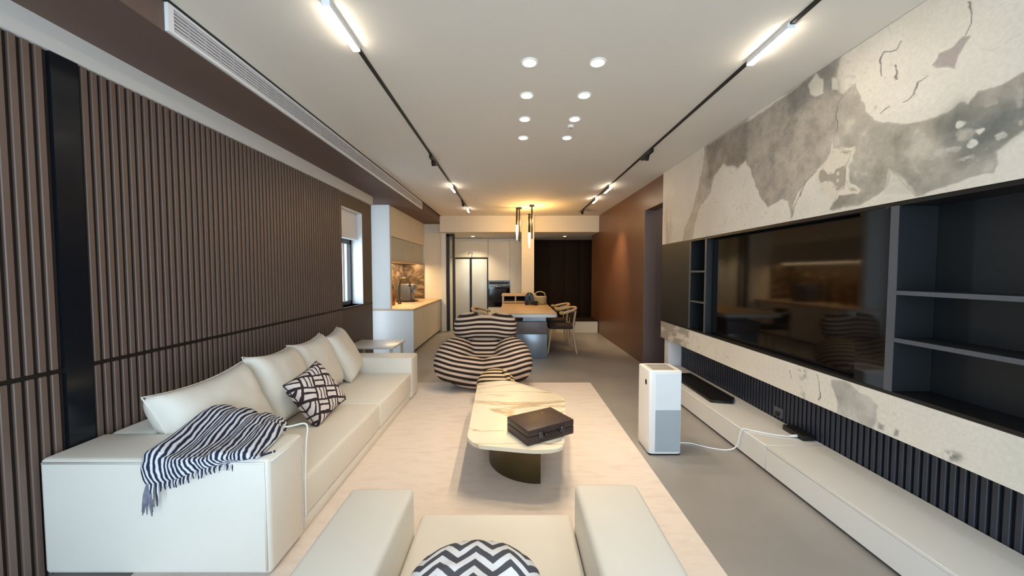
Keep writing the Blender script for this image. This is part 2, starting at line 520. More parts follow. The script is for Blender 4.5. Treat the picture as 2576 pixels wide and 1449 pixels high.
CRACK = {
'cr1':[(1.8,2.348),(1.84,2.336),(1.85,2.286),(1.88,2.264),(1.9,2.267)],'cr2':[(1.96,2.273),(2.0,2.251)],
'cr3':[(2.0,2.579),(2.01,2.529),(1.99,2.453)],'cr4':[(2.0,2.579),(1.93,2.554),(1.9,2.587)],'cr5':[(1.64,2.582),(1.63,2.489),(1.65,2.442)],
'cr6':[(2.27,2.414),(2.27,2.27)],'cr7':[(2.4,2.074),(2.5,2.008),(2.6,1.799)],'cr8':[(1.94,2.474),(1.93,2.404)],
'mc1':[(2.36,0.738),(2.34,0.668),(2.35,0.591)],'mc2':[(2.58,0.716),(2.58,0.659)],
}

def sdist(poly, P, Q):
    """signed distance (inside positive) of points to a polygon"""
    n = len(poly); d = np.full(P.shape, 1e9); ins = np.zeros(P.shape, bool)
    for i in range(n):
        x0, y0 = poly[i]; x1, y1 = poly[(i + 1) % n]
        ex, ey = x1 - x0, y1 - y0
        t = np.clip(((P - x0) * ex + (Q - y0) * ey) / (ex * ex + ey * ey + 1e-12), 0, 1)
        d = np.minimum(d, np.hypot(P - x0 - t * ex, Q - y0 - t * ey))
        c = ((y0 > Q) != (y1 > Q)) & (P < ex * (Q - y0) / (ey + 1e-12) + x0)
        ins ^= c
    return np.where(ins, d, -d)

def ldist(line, P, Q):
    d = np.full(P.shape, 1e9)
    for (x0, y0), (x1, y1) in zip(line[:-1], line[1:]):
        ex, ey = x1 - x0, y1 - y0
        t = np.clip(((P - x0) * ex + (Q - y0) * ey) / (ex * ex + ey * ey + 1e-12), 0, 1)
        d = np.minimum(d, np.hypot(P - x0 - t * ex, Q - y0 - t * ey))
    return d

def S3(c):
    return np.array([lin(c[0]), lin(c[1]), lin(c[2])])

def mural_colour(Yv, Zv):
    w1 = (fbm(Yv * 5, Zv * 5, 1) - 0.5); w2 = (fbm(Yv * 5 + 9, Zv * 5 + 4, 2) - 0.5)
    P = Yv + 0.10 * w1; Q = Zv + 0.07 * w2
    n1 = fbm(Yv * 3, Zv * 3, 3); n2 = fbm(Yv * 11, Zv * 11, 5); n3 = fbm(Yv * 30, Zv * 30, 7)
    col = S3((234, 227, 214))[None, :] * (0.90 + 0.20 * n1)[:, None]
    def put(mask, c):
        nonlocal col
        col = col * (1 - mask[:, None]) + c * mask[:, None]
    def m(k, soft=0.006, off=0.0):
        return np.clip((sdist(PATCH[k], P, Q) + off) / soft * 0.5 + 0.5, 0, 1)
    speck = np.clip((n3 - 0.66) * 8, 0, 1) * np.clip((n1 - 0.5) * 5, 0, 1)
    put(speck * 0.35, S3((150, 140, 128)))
    grey = S3((168, 160, 148))[None, :] * (0.42 + 0.75 * n2 + 0.40 * n3)[:, None]
    greyB = S3((160, 154, 142))[None, :] * (0.12 + 0.95 * n2 + 0.75 * n1)[:, None]
    # flakes of plaster in slightly different greys
    rv = np.random.default_rng(8); ns = 150
    sx = rv.uniform(1.0, 4.9, ns); sz = rv.uniform(1.72, 2.75, ns); sv = rv.uniform(0.72, 1.22, ns)
    best = np.full(P.shape, 1e9); sec = np.full(P.shape, 1e9); val = np.ones(P.shape)
    for a_, b_, v_ in zip(sx, sz, sv):
        d_ = np.abs(P + 0.25 * w2 - a_) * 0.8 + np.abs(Q + 0.22 * w1 - b_)
        nb = d_ < best
        sec = np.where(nb, best, np.minimum(sec, d_)); val = np.where(nb, v_, val); best = np.where(nb, d_, best)
    edge = np.clip(1 - (sec - best) / 0.006, 0, 1)
    tone = 0.70 + 0.30 * val + 0.10 * (fbm(Yv * 14, Zv * 3, 23) - 0.5)
    grey = grey * 1.18 * (tone * (1 - 0.10 * edge))[:, None]; greyB = greyB * 1.22 * (0.75 + 0.25 * val)[:, None]
    put(m('A'), grey)
    put(np.clip((Yv - 3.7) * 4, 0, 1) * m('A') * 0.4, S3((208, 196, 176)))
    put(m('B'), greyB)
    put(m('B') * np.clip((1.75 - Yv) * 4, 0, 1) * np.clip((1.9 - Zv) * 9, 0, 1) * 0.7, S3((206, 200, 190)))
    put(m('T', 0.05) * 0.75, S3((104, 110, 108))[None, :] * (0.6 + 0.8 * n2)[:, None])
    put(m('K', 0.04) * 0.6, S3((112, 112, 110))[None, :] * (0.6 + 0.8 * n2)[:, None])
    put(m('K2', 0.03) * 0.55, S3((128, 118, 108))[None, :] * (0.6 + 0.8 * n2)[:, None])
    blob = np.clip((n2 - 0.62) * 7, 0, 1)
    put(m('B') * blob * 0.6, S3((214, 206, 192)))
    for k in ('W1', 'W2', 'W4'):
        put(m(k) * 0.9, S3((222, 216, 202))[None, :] * (0.8 + 0.4 * n2)[:, None])
    n5 = fbm(Yv * 16 + 3, Zv * 16, 31, 3)
    put(m('W3', 0.004, 0.02), S3((232, 224, 206)))
    put(m('W3', 0.004, 0.0) * np.clip((n5 - 0.56) * 22, 0, 1) * 0.8, S3((150, 142, 126)))
    put(m('W3', 0.004, 0.02) * np.clip(1 - np.abs(n5 - 0.53) / 0.012, 0, 1) * 0.7, S3((104, 94, 80)))
    hl = np.clip((fbm(Yv * 20, Zv * 20, 37, 3) - 0.66) * 16, 0, 1)
    put(m('T', 0.05) * hl, S3((226, 222, 212)))
    put(m('C'), S3((176, 164, 158)))
    strk = fbm(Yv * 9, Zv * 1.2, 11)
    put(m('L1', 0.12) * np.clip((strk - 0.40) * 6, 0, 1) * 0.75, S3((158, 140, 112)))
    # broken plaster edges: a thin darker line where a patch begins
    for k in ('A', 'B', 'C'):
        sd = sdist(PATCH[k], P, Q)
        put(np.clip(1 - np.abs(sd) / 0.006, 0, 1) * 0.35, S3((110, 102, 92)))
    # lower band
    band = Zv < 1.0
    put(m('m1') * band, S3((186, 182, 174))[None, :] * (0.55 + 0.9 * n2)[:, None])
    for k in ('m2', 'm4'):
        put(m(k) * band, S3((160, 158, 152)))
    put(m('m3', 0.02) * np.clip((n3 - 0.42) * 8, 0, 1) * band * 0.8, S3((120, 118, 112)))
    put(m('m6', 0.02) * np.clip((n3 - 0.45) * 10, 0, 1) * band, S3((70, 74, 70)))
    put(m('m5', 0.02) * band * 0.75 * np.clip((fbm(Yv * 6, Zv * 14, 13) - 0.38) * 6, 0, 1), S3((150, 138, 122)))
    # fine scratches and dabs scattered over the ivory plaster
    rr = np.random.default_rng(21)
    clear = (1 - m('A')) * (1 - m('B'))
    for q in range(46):
        y_, z_ = rr.uniform(1.2, 4.7), rr.uniform(1.8, 2.68)
        if q % 4 == 0:
            z_ = rr.uniform(0.57, 0.74)
        an = rr.uniform(-0.5, 0.5) + (1.4 if q % 3 == 0 else 0); ln = rr.uniform(0.02, 0.09) * (0.5 if z_ < 1 else 1)
        l = [(y_, z_), (y_ + ln * math.cos(an), z_ + ln * math.sin(an)), (y_ + 1.6 * ln * math.cos(an + 0.4), z_ + 1.6 * ln * math.sin(an + 0.4))]
        put(np.clip(1.0 - ldist(l, P, Q) / 0.0035, 0, 1) * clear * rr.uniform(0.15, 0.55), S3((96, 86, 74)))
    stain = np.clip((fbm(Yv * 1.6 + 2, Zv * 2.2, 17) - 0.5) * 4, 0, 1)
    put(stain * clear * 0.22 * (Zv > 1), S3((188, 176, 158)))
    for k, l in CRACK.items():
        d = ldist(l, P, Q)
        put(np.clip(1.3 - d / 0.0036, 0, 1) * 0.8, S3((66, 60, 54)))
    return np.clip(col, 0, 1)

def mural(name, y0, y1, z0, z1, parent, step_y, step_z):
    ny = int((y1 - y0) / step_y) + 1; nz = int((z1 - z0) / step_z) + 1
    gy = np.concatenate([np.linspace(y0, 1.2, 90)[:-1], np.linspace(1.2, y1, 860)]); ny = len(gy); gz = np.linspace(z0, z1, nz)
    A, B_ = np.meshgrid(gy, gz, indexing='ij')
    V = np.stack([np.full(A.size, XR), A.ravel(), B_.ravel()], 1)
    i = np.arange(ny - 1)[:, None] * nz + np.arange(nz - 1)[None, :]
    i = i.ravel()
    Fq = np.stack([i, i + 1, i + nz + 1, i + nz], 1)
    base = np.array(_org(parent))
    me = bpy.data.meshes.new(name)
    me.vertices.add(len(V)); me.vertices.foreach_set('co', (V - base).ravel())
    me.loops.add(Fq.size); me.loops.foreach_set('vertex_index', Fq.ravel().astype(np.int32))
    me.polygons.add(len(Fq)); me.polygons.foreach_set('loop_start', (np.arange(len(Fq)) * 4).astype(np.int32))
    me.update(calc_edges=True)
    c = mural_colour(A.ravel(), B_.ravel())
    at = me.color_attributes.new('print', 'FLOAT_COLOR', 'POINT')
    at.data.foreach_set('color', np.concatenate([c, np.ones((len(c), 1))], 1).astype(np.float32).ravel())
    me.materials.append(M_mural)
    o = bpy.data.objects.new(name, me); COL.objects.link(o); o.parent = parent
    return o

M_mural = bpy.data.materials.new('mural_print'); M_mural.use_nodes = True
_n = M_mural.node_tree
_p = _n.nodes['Principled BSDF']; _p.inputs['Roughness'].default_value = 0.55
_a = _n.nodes.new('ShaderNodeVertexColor'); _a.layer_name = 'print'
_t = _n.nodes.new('ShaderNodeTexCoord')
_z = _n.nodes.new('ShaderNodeTexNoise'); _z.inputs['Scale'].default_value = 55; _z.inputs['Detail'].default_value = 6
_r = _n.nodes.new('ShaderNodeMapRange'); _r.inputs['To Min'].default_value = 0.86; _r.inputs['To Max'].default_value = 1.12
_m = _n.nodes.new('ShaderNodeVectorMath'); _m.operation = 'SCALE'
_n.links.new(_t.outputs['Object'], _z.inputs['Vector']); _n.links.new(_z.outputs['Fac'], _r.inputs['Value'])
_n.links.new(_a.outputs['Color'], _m.inputs[0]); _n.links.new(_r.outputs['Result'], _m.inputs['Scale'])
_n.links.new(_m.outputs['Vector'], _p.inputs['Base Color'])

mu = thing('plaster_mural', (2.09, 2.4, 1.76), 'grey and ivory peeling plaster mural panel above the television niche', 'wall panel')
box('board', XR + 0.001, XB - 0.003, -0.6, 4.84, 1.765, ZC - 0.002, M_wallw, mu)
mural('mural_print', -0.6, 4.84, 1.765, ZC - 0.002, mu, 0.0065, 0.0042)
mb = thing('plaster_mural', (2.09, 2.4, 0.54), 'narrow ivory plaster mural band running below the television niche', 'wall panel')
box('board', XR + 0.001, XB - 0.003, -0.6, 4.84, 0.542, 0.758, M_wallw, mb)
mural('mural_print', -0.6, 4.84, 0.542, 0.758, mb, 0.0065, 0.005)

# ------------------------------------------------------------------ media niche
mc = thing('media_cabinet', (2.1, 2.4, 0.76), 'charcoal built-in media cabinet with open shelves around the television', 'cabinet')
box('back_panel', XB - 0.025, XB - 0.002, -0.6, 4.84, 0.76, 1.763, M_cab, mc)
box('top_panel', XR + 0.004, XB - 0.025, -0.6, 4.84, 1.743, 1.763, M_black, mc)
box('bottom_panel', XR + 0.004, XB - 0.025, -0.6, 4.84, 0.76, 0.778, M_black, mc)
for a, b in ((1.885, 1.925), (3.735, 3.765), (4.06, 4.09)):
    box('divider', XR + 0.002, XB - 0.025, a, b, 0.778, 1.743, M_cab, mc, 0.002, 1)
    box('edge_strip', XR - 0.001, XR + 0.0015, a, b, 0.778, 1.743, M_cabedge, mc)
for z in (1.285, 1.04):
    box('shelf', XR + 0.004, XB - 0.025, -0.6, 1.885, z, z + 0.022, M_cab, mc, 0.002, 1)
    box('edge_strip', XR + 0.001, XR + 0.0035, -0.6, 1.884, z, z + 0.022, M_cabedge, mc)
for z in (1.40, 1.075):
    box('shelf', XR + 0.004, XB - 0.025, 3.766, 4.059, z, z + 0.02, M_cab, mc, 0.002, 1)
    box('edge_strip', XR + 0.001, XR + 0.0035, 3.766, 4.059, z, z + 0.02, M_cabedge, mc)
box('door', XR + 0.003, XR + 0.022, 4.092, 4.84, 0.778, 1.743, M_cab, mc, 0.002, 1)
box('side_panel', XR + 0.003, XR + 0.02, 1.926, 2.10, 0.778, 1.743, M_screen, mc, 0.002, 1)['label'] = 'glossy black filler panel'
tv = thing('television', (2.06, 2.95, 0.78), 'large black flat-screen television reflecting the room inside the niche', 'television')
box('body', 2.045, 2.12, 2.115, 3.725, 0.782, 1.735, M_black, tv, 0.006)
box('screen', 2.040, 2.046, 2.13, 3.71, 0.805, 1.722, M_screen, tv)
box('stand_bracket', 2.12, XB - 0.026, 2.6, 3.2, 1.0, 1.5, M_black, tv)

# fluted wall under the band
fl = struct(box('wall_fluted', XB - 0.012, XB - 0.001, -0.6, 4.70, 0.19, 0.541, M_flutegap))
src = MB().box(XB - 0.026, XB - 0.011, 0.6, 0.625, 0.19, 0.541, 0.003, 1).build('slat', M_flute, fl)
repeat_part(src, fl, [(0, 0.04 * k, 0) for k in range(1, 102)])
tag(box('end_block', 2.03, XB, 4.70, 4.835, 0.0, 0.541, M_white, None, 0.004), 'white block closing the far end of the fluted recess', 'panel')

# low white bench, two lengths
for a, b, nm in ((2.502, 4.69, 'far length of the low white bench, carrying the black tray'), (0.2, 2.498, 'near length of the low white bench under the mural band')):
    bt = thing('low_bench', (2.0, (a + b) / 2, 0), nm, 'bench', 'low white benches')
    box('plinth', 1.80, XB - 0.03, a, b, 0.0, 0.025, M_black, bt)
    box('front_panel', 1.77, 1.79, a, b, 0.022, 0.175, M_lacq, bt, 0.002, 1)
    box('top', 1.768, XB - 0.028, a, b, 0.176, 0.196, M_lacq, bt, 0.003, 1)
tr = thing('black_tray', (1.98, 3.75, 0.196), 'long black tray lying on the far end of the white bench', 'tray')
P4 = [(1.84, 3.34), (2.02, 3.30), (2.10, 3.42), (2.10, 4.25), (1.86, 4.25)]
MB().prism(P4, 0.1965, 0.206).build('base', M_black, tr)
w = MB()
for (xa, ya), (xb, yb) in zip(P4, P4[1:] + P4[:1]):
    w.tube([(xa, ya, 0.212), (xb, yb, 0.212)], 0.008, 8)
w.build('rim', M_rail, tr, True)
# power adaptor and the cord
ad = thing('power_adaptor', (2.12, 2.66, 0.196), 'small black power adaptor lying on the bench at the slats', 'adaptor')
box('body', 2.075, 2.165, 2.56, 2.76, 0.1965, 0.235, M_black, ad, 0.006)
MB().tube([(2.12, 2.76, 0.22), (2.12, 2.80, 0.215), (2.15, 2.84, 0.205)], 0.004, 8).build('cable_stub', M_black, ad, True)
sk = thing('socket_box', (2.17, 2.93, 0.20), 'grey wall socket plate at the foot of the dark slats', 'socket')
box('plate', 2.172, 2.186, 2.90, 2.99, 0.22, 0.30, M_cabedge, sk, 0.003, 1)
box('plug', 2.150, 2.172, 2.92, 2.95, 0.235, 0.265, M_rail, sk, 0.004, 1)
def spline(pts, n=8):
    pts = [Vector(p) for p in pts]; out = []
    for i in range(len(pts) - 1):
        p0 = pts[max(i - 1, 0)]; p1 = pts[i]; p2 = pts[i + 1]; p3 = pts[min(i + 2, len(pts) - 1)]
        for k in range(n):
            t = k / n
            out.append(0.5 * ((2 * p1) + (p2 - p0) * t + (2 * p0 - 5 * p1 + 4 * p2 - p3) * t * t + (3 * p1 - p0 - 3 * p2 + p3) * t ** 3))
    out.append(pts[-1]); return out
cd = MB().tube(spline([(1.295, 2.93, 0.05), (1.36, 2.95, 0.006), (1.46, 2.93, 0.006), (1.58, 2.85, 0.006), (1.70, 2.82, 0.006), (1.755, 2.80, 0.05), (1.755, 2.77, 0.15), (1.765, 2.75, 0.205), (1.82, 2.73, 0.202), (1.93, 2.66, 0.202), (2.03, 2.62, 0.205), (2.07, 2.61, 0.215)]), 0.005, 8)
cd.tube([(2.03, 2.625, 0.207), (2.074, 2.61, 0.215)], [0.008, 0.010], 8)
tag(cd.build('white_cable', M_white, None, True), 'thin white power cord running from the air purifier over the bench', 'cord')

# ------------------------------------------------------------------ ceiling lights
def track(label, x, segs, heads, y_end):
    t = thing('track_light', (x, 5.0, ZC), label, 'light', 'ceiling track lights')
    for a, b in segs:
        MB().box(x - 0.011, x + 0.011, a, b, ZC - 0.012, ZC - 0.0005).build('rail', M_rail, t)
    for kind, y0, y1 in heads:
        if kind == 'bar':
            h = MB().box(x - 0.020, x + 0.020, y0, y1, ZC - 0.030, ZC - 0.0005).build('lamp_housing', M_white, t)
            box('diffuser', x - 0.018, x + 0.018, y0 + 0.003, y1 - 0.003, ZC - 0.036, ZC - 0.0305, emit('bar_glow', (1.0, 0.87, 0.70), 72.0), h)
        elif kind == 'spot':
            h = MB().box(x - 0.016, x + 0.016, y0, y1, ZC - 0.05, ZC - 0.0125, 0.003, 1).build('spot_head', M_black, t)
            MB().tube([(x, (y0 + y1) / 2 - 0.01, ZC - 0.045), (x, (y0 + y1) / 2 + 0.015, ZC - 0.085)], 0.024, 14).build('barrel', M_black, h, 'auto')
        elif kind == 'lit':
            h = MB().tube([(x, y0, ZC - 0.03), (x, y1, ZC - 0.04)], 0.022, 14).build('lamp_housing', M_rail, t, 'auto')
            MB().tube([(x, y0 - 0.004, ZC - 0.032), (x, y0 - 0.0005, ZC - 0.032)], 0.021, 14).box(x - 0.014, x + 0.014, y0 + 0.01, y1 - 0.01, ZC - 0.061, ZC - 0.056).build('lens', emit('spot_glow', NEUT, 45.0), h)
    return t
tl = track('black ceiling track near the air grille, with one glowing bar', -0.89, [(2.16, 4.95), (5.30, 7.40)], [('bar', 1.80, 2.155), ('spot', 4.05, 4.35), ('lit', 5.45, 5.75), ('spot', 6.6, 6.85), ('lit', 7.45, 7.65)], 8)
MB().box(-0.901, -0.879, 4.95, 5.30, ZC - 0.012, ZC - 0.0005).build('rail', M_rail, tl)
trk = track('black ceiling track alongside the plaster mural, with one glowing bar', 1.455, [(1.2, 1.955), (2.30, 7.9)], [('bar', 1.96, 2.295), ('spot', 3.85, 4.15), ('lit', 5.45, 5.80), ('lit', 6.35, 6.65), ('spot', 7.5, 7.75)], 8)
lamp('hall_spot', 'SPOT', (1.455, 6.5, ZC - 0.09), 110, WARM, trk, 0.03, 62, 1.0, (2.0, 6.9, 1.15))

M_ring = mat('downlight_ring', (240, 238, 232), 0.5)
rows = (2.32, 2.74, 3.155, 3.585)
words = ('nearest the camera', 'second from the camera', 'third from the camera', 'farthest from the camera')
for r, (yy, wd_) in enumerate(zip(rows, words)):
    for xx, side in ((0.108, 'left'), (0.53, 'right')):
        d = thing('downlight', (xx, yy, ZC - 0.006), 'round recessed downlight in the %s row, %s' % (side, wd_), 'light', 'recessed downlights')
        MB().lathe([(0.040, 0.0), (0.052, 0.0), (0.054, 0.0055), (0.040, 0.0055)], (xx, yy, ZC - 0.006), 24).build('ring', M_ring, d, 'auto')
        MB().lathe([(0.0395, 0.0), (0.0395, 0.003)], (xx, yy, ZC - 0.008), 24).build('lens', emit('down_glow', (1.0, 0.93, 0.82), 6.0), d)
        lamp('downlight_lamp', 'SPOT', (xx, yy, ZC - 0.012), 31, WARM, d, 0.016, 100, 0.9, (xx, yy, 0))
sd = thing('smoke_detector', (0.52, 3.30, ZC - 0.02), 'tiny white sensor on the ceiling beside the third right downlight', 'sensor')
MB().lathe([(0.02, 0.0), (0.028, 0.006), (0.03, 0.0195)], (0.52, 3.30, ZC - 0.02), 20).build('body', M_ring, sd, 'auto')
MB().lathe([(0.006, 0.0), (0.008, 0.004)], (0.52, 3.30, ZC - 0.024), 10).build('nub', M_cabedge, sd)

def pendant(label, x, y, zb, lo):
    t = thing('pendant_lamp', (x, y, ZC), label, 'lamp', 'pendant lamps')
    MB().lathe([(0.05, -0.03), (0.05, -0.0005)], (x, y, ZC), 20).build('canopy', M_black, t, 'auto')
    MB().tube([(x, y, ZC - 0.03), (x, y, zb)], 0.014, 12).build('stem', M_black, t, 'auto')
    xs = x - 0.05
    MB().tube([(xs, y, lo + 0.62), (xs, y, lo + 0.30)], 0.022, 14).tube([(xs, y, lo + 0.60), (x, y, lo + 0.60)], 0.008, 8).lathe([(0.012, 0), (0.03, 0.01), (0.03, 0.04), (0.012, 0.05)], (xs, y, lo + 0.62), 14).build('sleeve', mat('dark_bronze', (70, 58, 46), 0.35, metal=0.6), t, 'auto')
    MB().tube([(xs, y, lo + 0.30), (xs, y, lo + 0.12), (xs, y, lo)], [0.022, 0.02, 0.008], 14).build('glass_tube', emit('pendant_glow', (1.0, 0.80, 0.45), 9.0), t, True)
    lamp('pendant_uplight', 'POINT', (x + 0.06, y, 2.40), 18, AMBER, t, 0.04)
pendant('thinner of the two pendant lamps, left, with the higher glowing tip', 0.15, 7.38, 2.02, 2.05)
pendant('pendant lamp on the right, hanging lower with a long glowing tip', 0.385, 7.12, 2.05, 1.87)
for xx, lb in ((-1.0, 'small downlight above the fridge in the lowered ceiling'), (1.35, 'small downlight above the dark panelled wall')):
    d = thing('far_downlight', (xx, 9.4, 2.324), lb, 'light', 'far downlights')
    MB().lathe([(0.040, 0.0), (0.052, 0.0), (0.054, 0.0055), (0.040, 0.0055)], (xx, 9.4, 2.324), 20).build('ring', M_ring, d, 'auto')
    MB().lathe([(0.0395, 0.0), (0.0395, 0.003)], (xx, 9.4, 2.322), 20).build('lens', emit('down_glow', (1.0, 0.93, 0.82), 6.0), d)
    lamp('downlight_lamp', 'SPOT', (xx, 9.4, 2.316), 120 if xx < 0 else 14, WARM, d, 0.04, 120, 0.8, (xx, 9.4, 0))

pdn = thing('added_passage_light', (2.7, 5.2, ZC - 0.006), 'added unseen downlight brightening the side passage behind the plaster mural', 'light')  # unseen lamp added to brighten the jamb that daylight cannot reach
MB().lathe([(0.040, 0.0), (0.052, 0.0), (0.054, 0.0055), (0.040, 0.0055)], (2.7, 5.2, ZC - 0.006), 20).build('ring', M_ring, pdn, 'auto')
MB().lathe([(0.0395, 0.0), (0.0395, 0.003)], (2.7, 5.2, ZC - 0.008), 20).build('lens', emit('down_glow', (1.0, 0.93, 0.82), 6.0), pdn)
lamp('downlight_lamp', 'SPOT', (2.7, 5.2, ZC - 0.012), 22, NEUT, pdn, 0.03, 150, 0.8, (2.7, 5.2, 0))

# ------------------------------------------------------------------ rug
tag(MB().box(-1.75, 0.99, 0.15, 4.56, 0.001, 0.014, 0.004, 1).build('area_rug', M_rug), 'pale beige woven area rug under the coffee table and sofa', 'rug')
ZR = 0.0145

# ------------------------------------------------------------------ sofa
sf = thing('sofa', (-1.6, 2.9, 0), 'long cream leather sofa with block arms along the slatted wall', 'sofa')
SX0, SX1 = -2.12, -1.09
box('base', SX0 + 0.03, SX1 - 0.02, 1.63, 4.16, ZR, 0.10, M_sofa, sf, 0.01)
box('armrest', SX0, SX1, 1.60, 1.875, 0.03, 0.565, M_sofa, sf, 0.022, 3)
box('armrest', SX0 + 0.25, SX1, 3.93, 4.19, 0.03, 0.475, M_sofa, sf, 0.018, 3)
box('backrest', SX0, SX0 + 0.24, 1.877, 4.19, 0.03, 0.56, M_sofa, sf, 0.03, 3)
box('seat_cushion', SX0 + 0.242, SX1 - 0.004, 1.878, 2.985, 0.10, 0.312, M_sofa, sf, 0.022, 3)
box('seat_cushion', SX0 + 0.242, SX1 - 0.004, 2.991, 3.927, 0.10, 0.312, M_sofa, sf, 0.022, 3)
w = MB()
w.tube([(SX0 + 0.02, 1.599, 0.548), (SX1 - 0.018, 1.599, 0.548), (SX1 - 0.018, 1.599, 0.05)], 0.005, 8)
w.tube([(SX1 + 0.0005, 1.62, 0.548), (SX1 + 0.0005, 1.86, 0.548), (SX1 + 0.0005, 1.86, 0.05)], 0.004, 8)
w.build('piping', M_sofa, sf, True)

def pillow(name, w_, h_, t_, M, m, label, cat, group=None, n=26, ear=0.07, parent=None, sag=0.0, square=4.0, disc=0.0):
    """a stuffed cushion: two bulged sheets sewn along their rim; local x = width, y = height, z = thickness"""
    g = np.linspace(-1, 1, n)
    U, V = np.meshgrid(g, g, indexing='ij')
    Xp = w_ / 2 * U * (1 - ear * (1 - V ** 2)); Yp = h_ / 2 * V * (1 - ear * (1 - U ** 2))
    Xp = Xp * (1 - disc * (1 - np.sqrt(1 - V ** 2 / 2))); Yp = Yp * (1 - disc * (1 - np.sqrt(1 - U ** 2 / 2)))
    T = t_ / 2 * ((1 - np.abs(U) ** square) * (1 - np.abs(V) ** square)) ** 0.42
    wr = (fbm(U * 2.0 + 5, V * 2.0 + 3, int(abs(M.translation.y) * 97) % 50) - 0.5)
    T = T * (1 + 0.28 * wr)
    T = T + 0
    Yp = Yp - sag * (1 - U ** 2) * (V > 0) * V * h_
    top = np.stack([Xp, Yp, T], -1).reshape(-1, 3); bot = np.stack([Xp, Yp, -T], -1).reshape(-1, 3)
    idx = np.arange(n * n).reshape(n, n)
    F = []
    rim = np.zeros((n, n), bool); rim[0, :] = rim[-1, :] = rim[:, 0] = rim[:, -1] = True
    mp = np.where(rim, idx, idx + n * n)
    for i in range(n - 1):
        for j in range(n - 1):
            F.append((idx[i, j], idx[i + 1, j], idx[i + 1, j + 1], idx[i, j + 1]))
            F.append((mp[i, j], mp[i, j + 1], mp[i + 1, j + 1], mp[i + 1, j]))
    Vx = np.concatenate([top, bot]); uv = np.stack([U.ravel(), V.ravel()], 1); uv = np.concatenate([uv, uv]) * 0.5 + 0.5
    used = sorted(set(i for f in F for i in f)); re = {k: i for i, k in enumerate(used)}
    Vx = Vx[used]; uv = uv[used]; F = [tuple(re[i] for i in f) for f in F]
    R = np.array(M.to_3x3()); Vw = Vx @ R.T + np.array(M.translation)
    lo = Vw.min(0); c = Vw.mean(0)
    root = thing(name, (c[0], c[1], lo[2]), label, cat, group)
    mk('cover', Vw, F, m, root, True, uv)
    edge = [Vw[re[k]] for k in list(idx[:, 0]) + list(idx[-1, 1:]) + list(idx[::-1, -1][1:]) + list(idx[0, ::-1][1:])]
    MB().tube([tuple(p) for p in edge], 0.004, 6, False).build('piping', m, root, True)
    return root

def pose(loc, lean, yaw, roll):
    """cushion standing with its face to +X, leaning back by lean, turned by yaw about z, rolled in its plane"""
    face = Matrix(((0, 0, 1, 0), (1, 0, 0, 0), (0, 1, 0, 0), (0, 0, 0, 1)))   # local x->Y, y->Z, z->X
    return Matrix.Translation(loc) @ Matrix.Rotation(yaw, 4, 'Z') @ Matrix.Rotation(-lean, 4, 'Y') @ face @ Matrix.Rotation(roll, 4, 'Z')
rd = math.radians
pillow('sofa_cushion', 0.64, 0.53, 0.26, pose((-1.765, 2.17, 0.535), rd(25), rd(-5), rd(3)), M_pillow, 'nearest large cream back cushion on the sofa, behind the striped throw', 'cushion', 'sofa back cushions', sag=0.03)
pillow('sofa_cushion', 0.57, 0.54, 0.24, pose((-1.755, 2.765, 0.555), rd(25), rd(4), rd(-4)), M_pillow, 'second large cream back cushion, just left of the geometric pillow', 'cushion', 'sofa back cushions', sag=0.03)
pillow('sofa_cushion', 0.50, 0.53, 0.22, pose((-1.775, 3.29, 0.56), rd(23), rd(-3), rd(3)), M_pillow, 'third large cream back cushion, partly behind the geometric pillow', 'cushion', 'sofa back cushions', sag=0.04)
pillow('sofa_cushion', 0.46, 0.52, 0.20, pose((-1.735, 3.74, 0.565), rd(27), rd(8), rd(6)), M_pillow, 'farthest large cream back cushion beside the far sofa arm', 'cushion', 'sofa back cushions', sag=0.0)

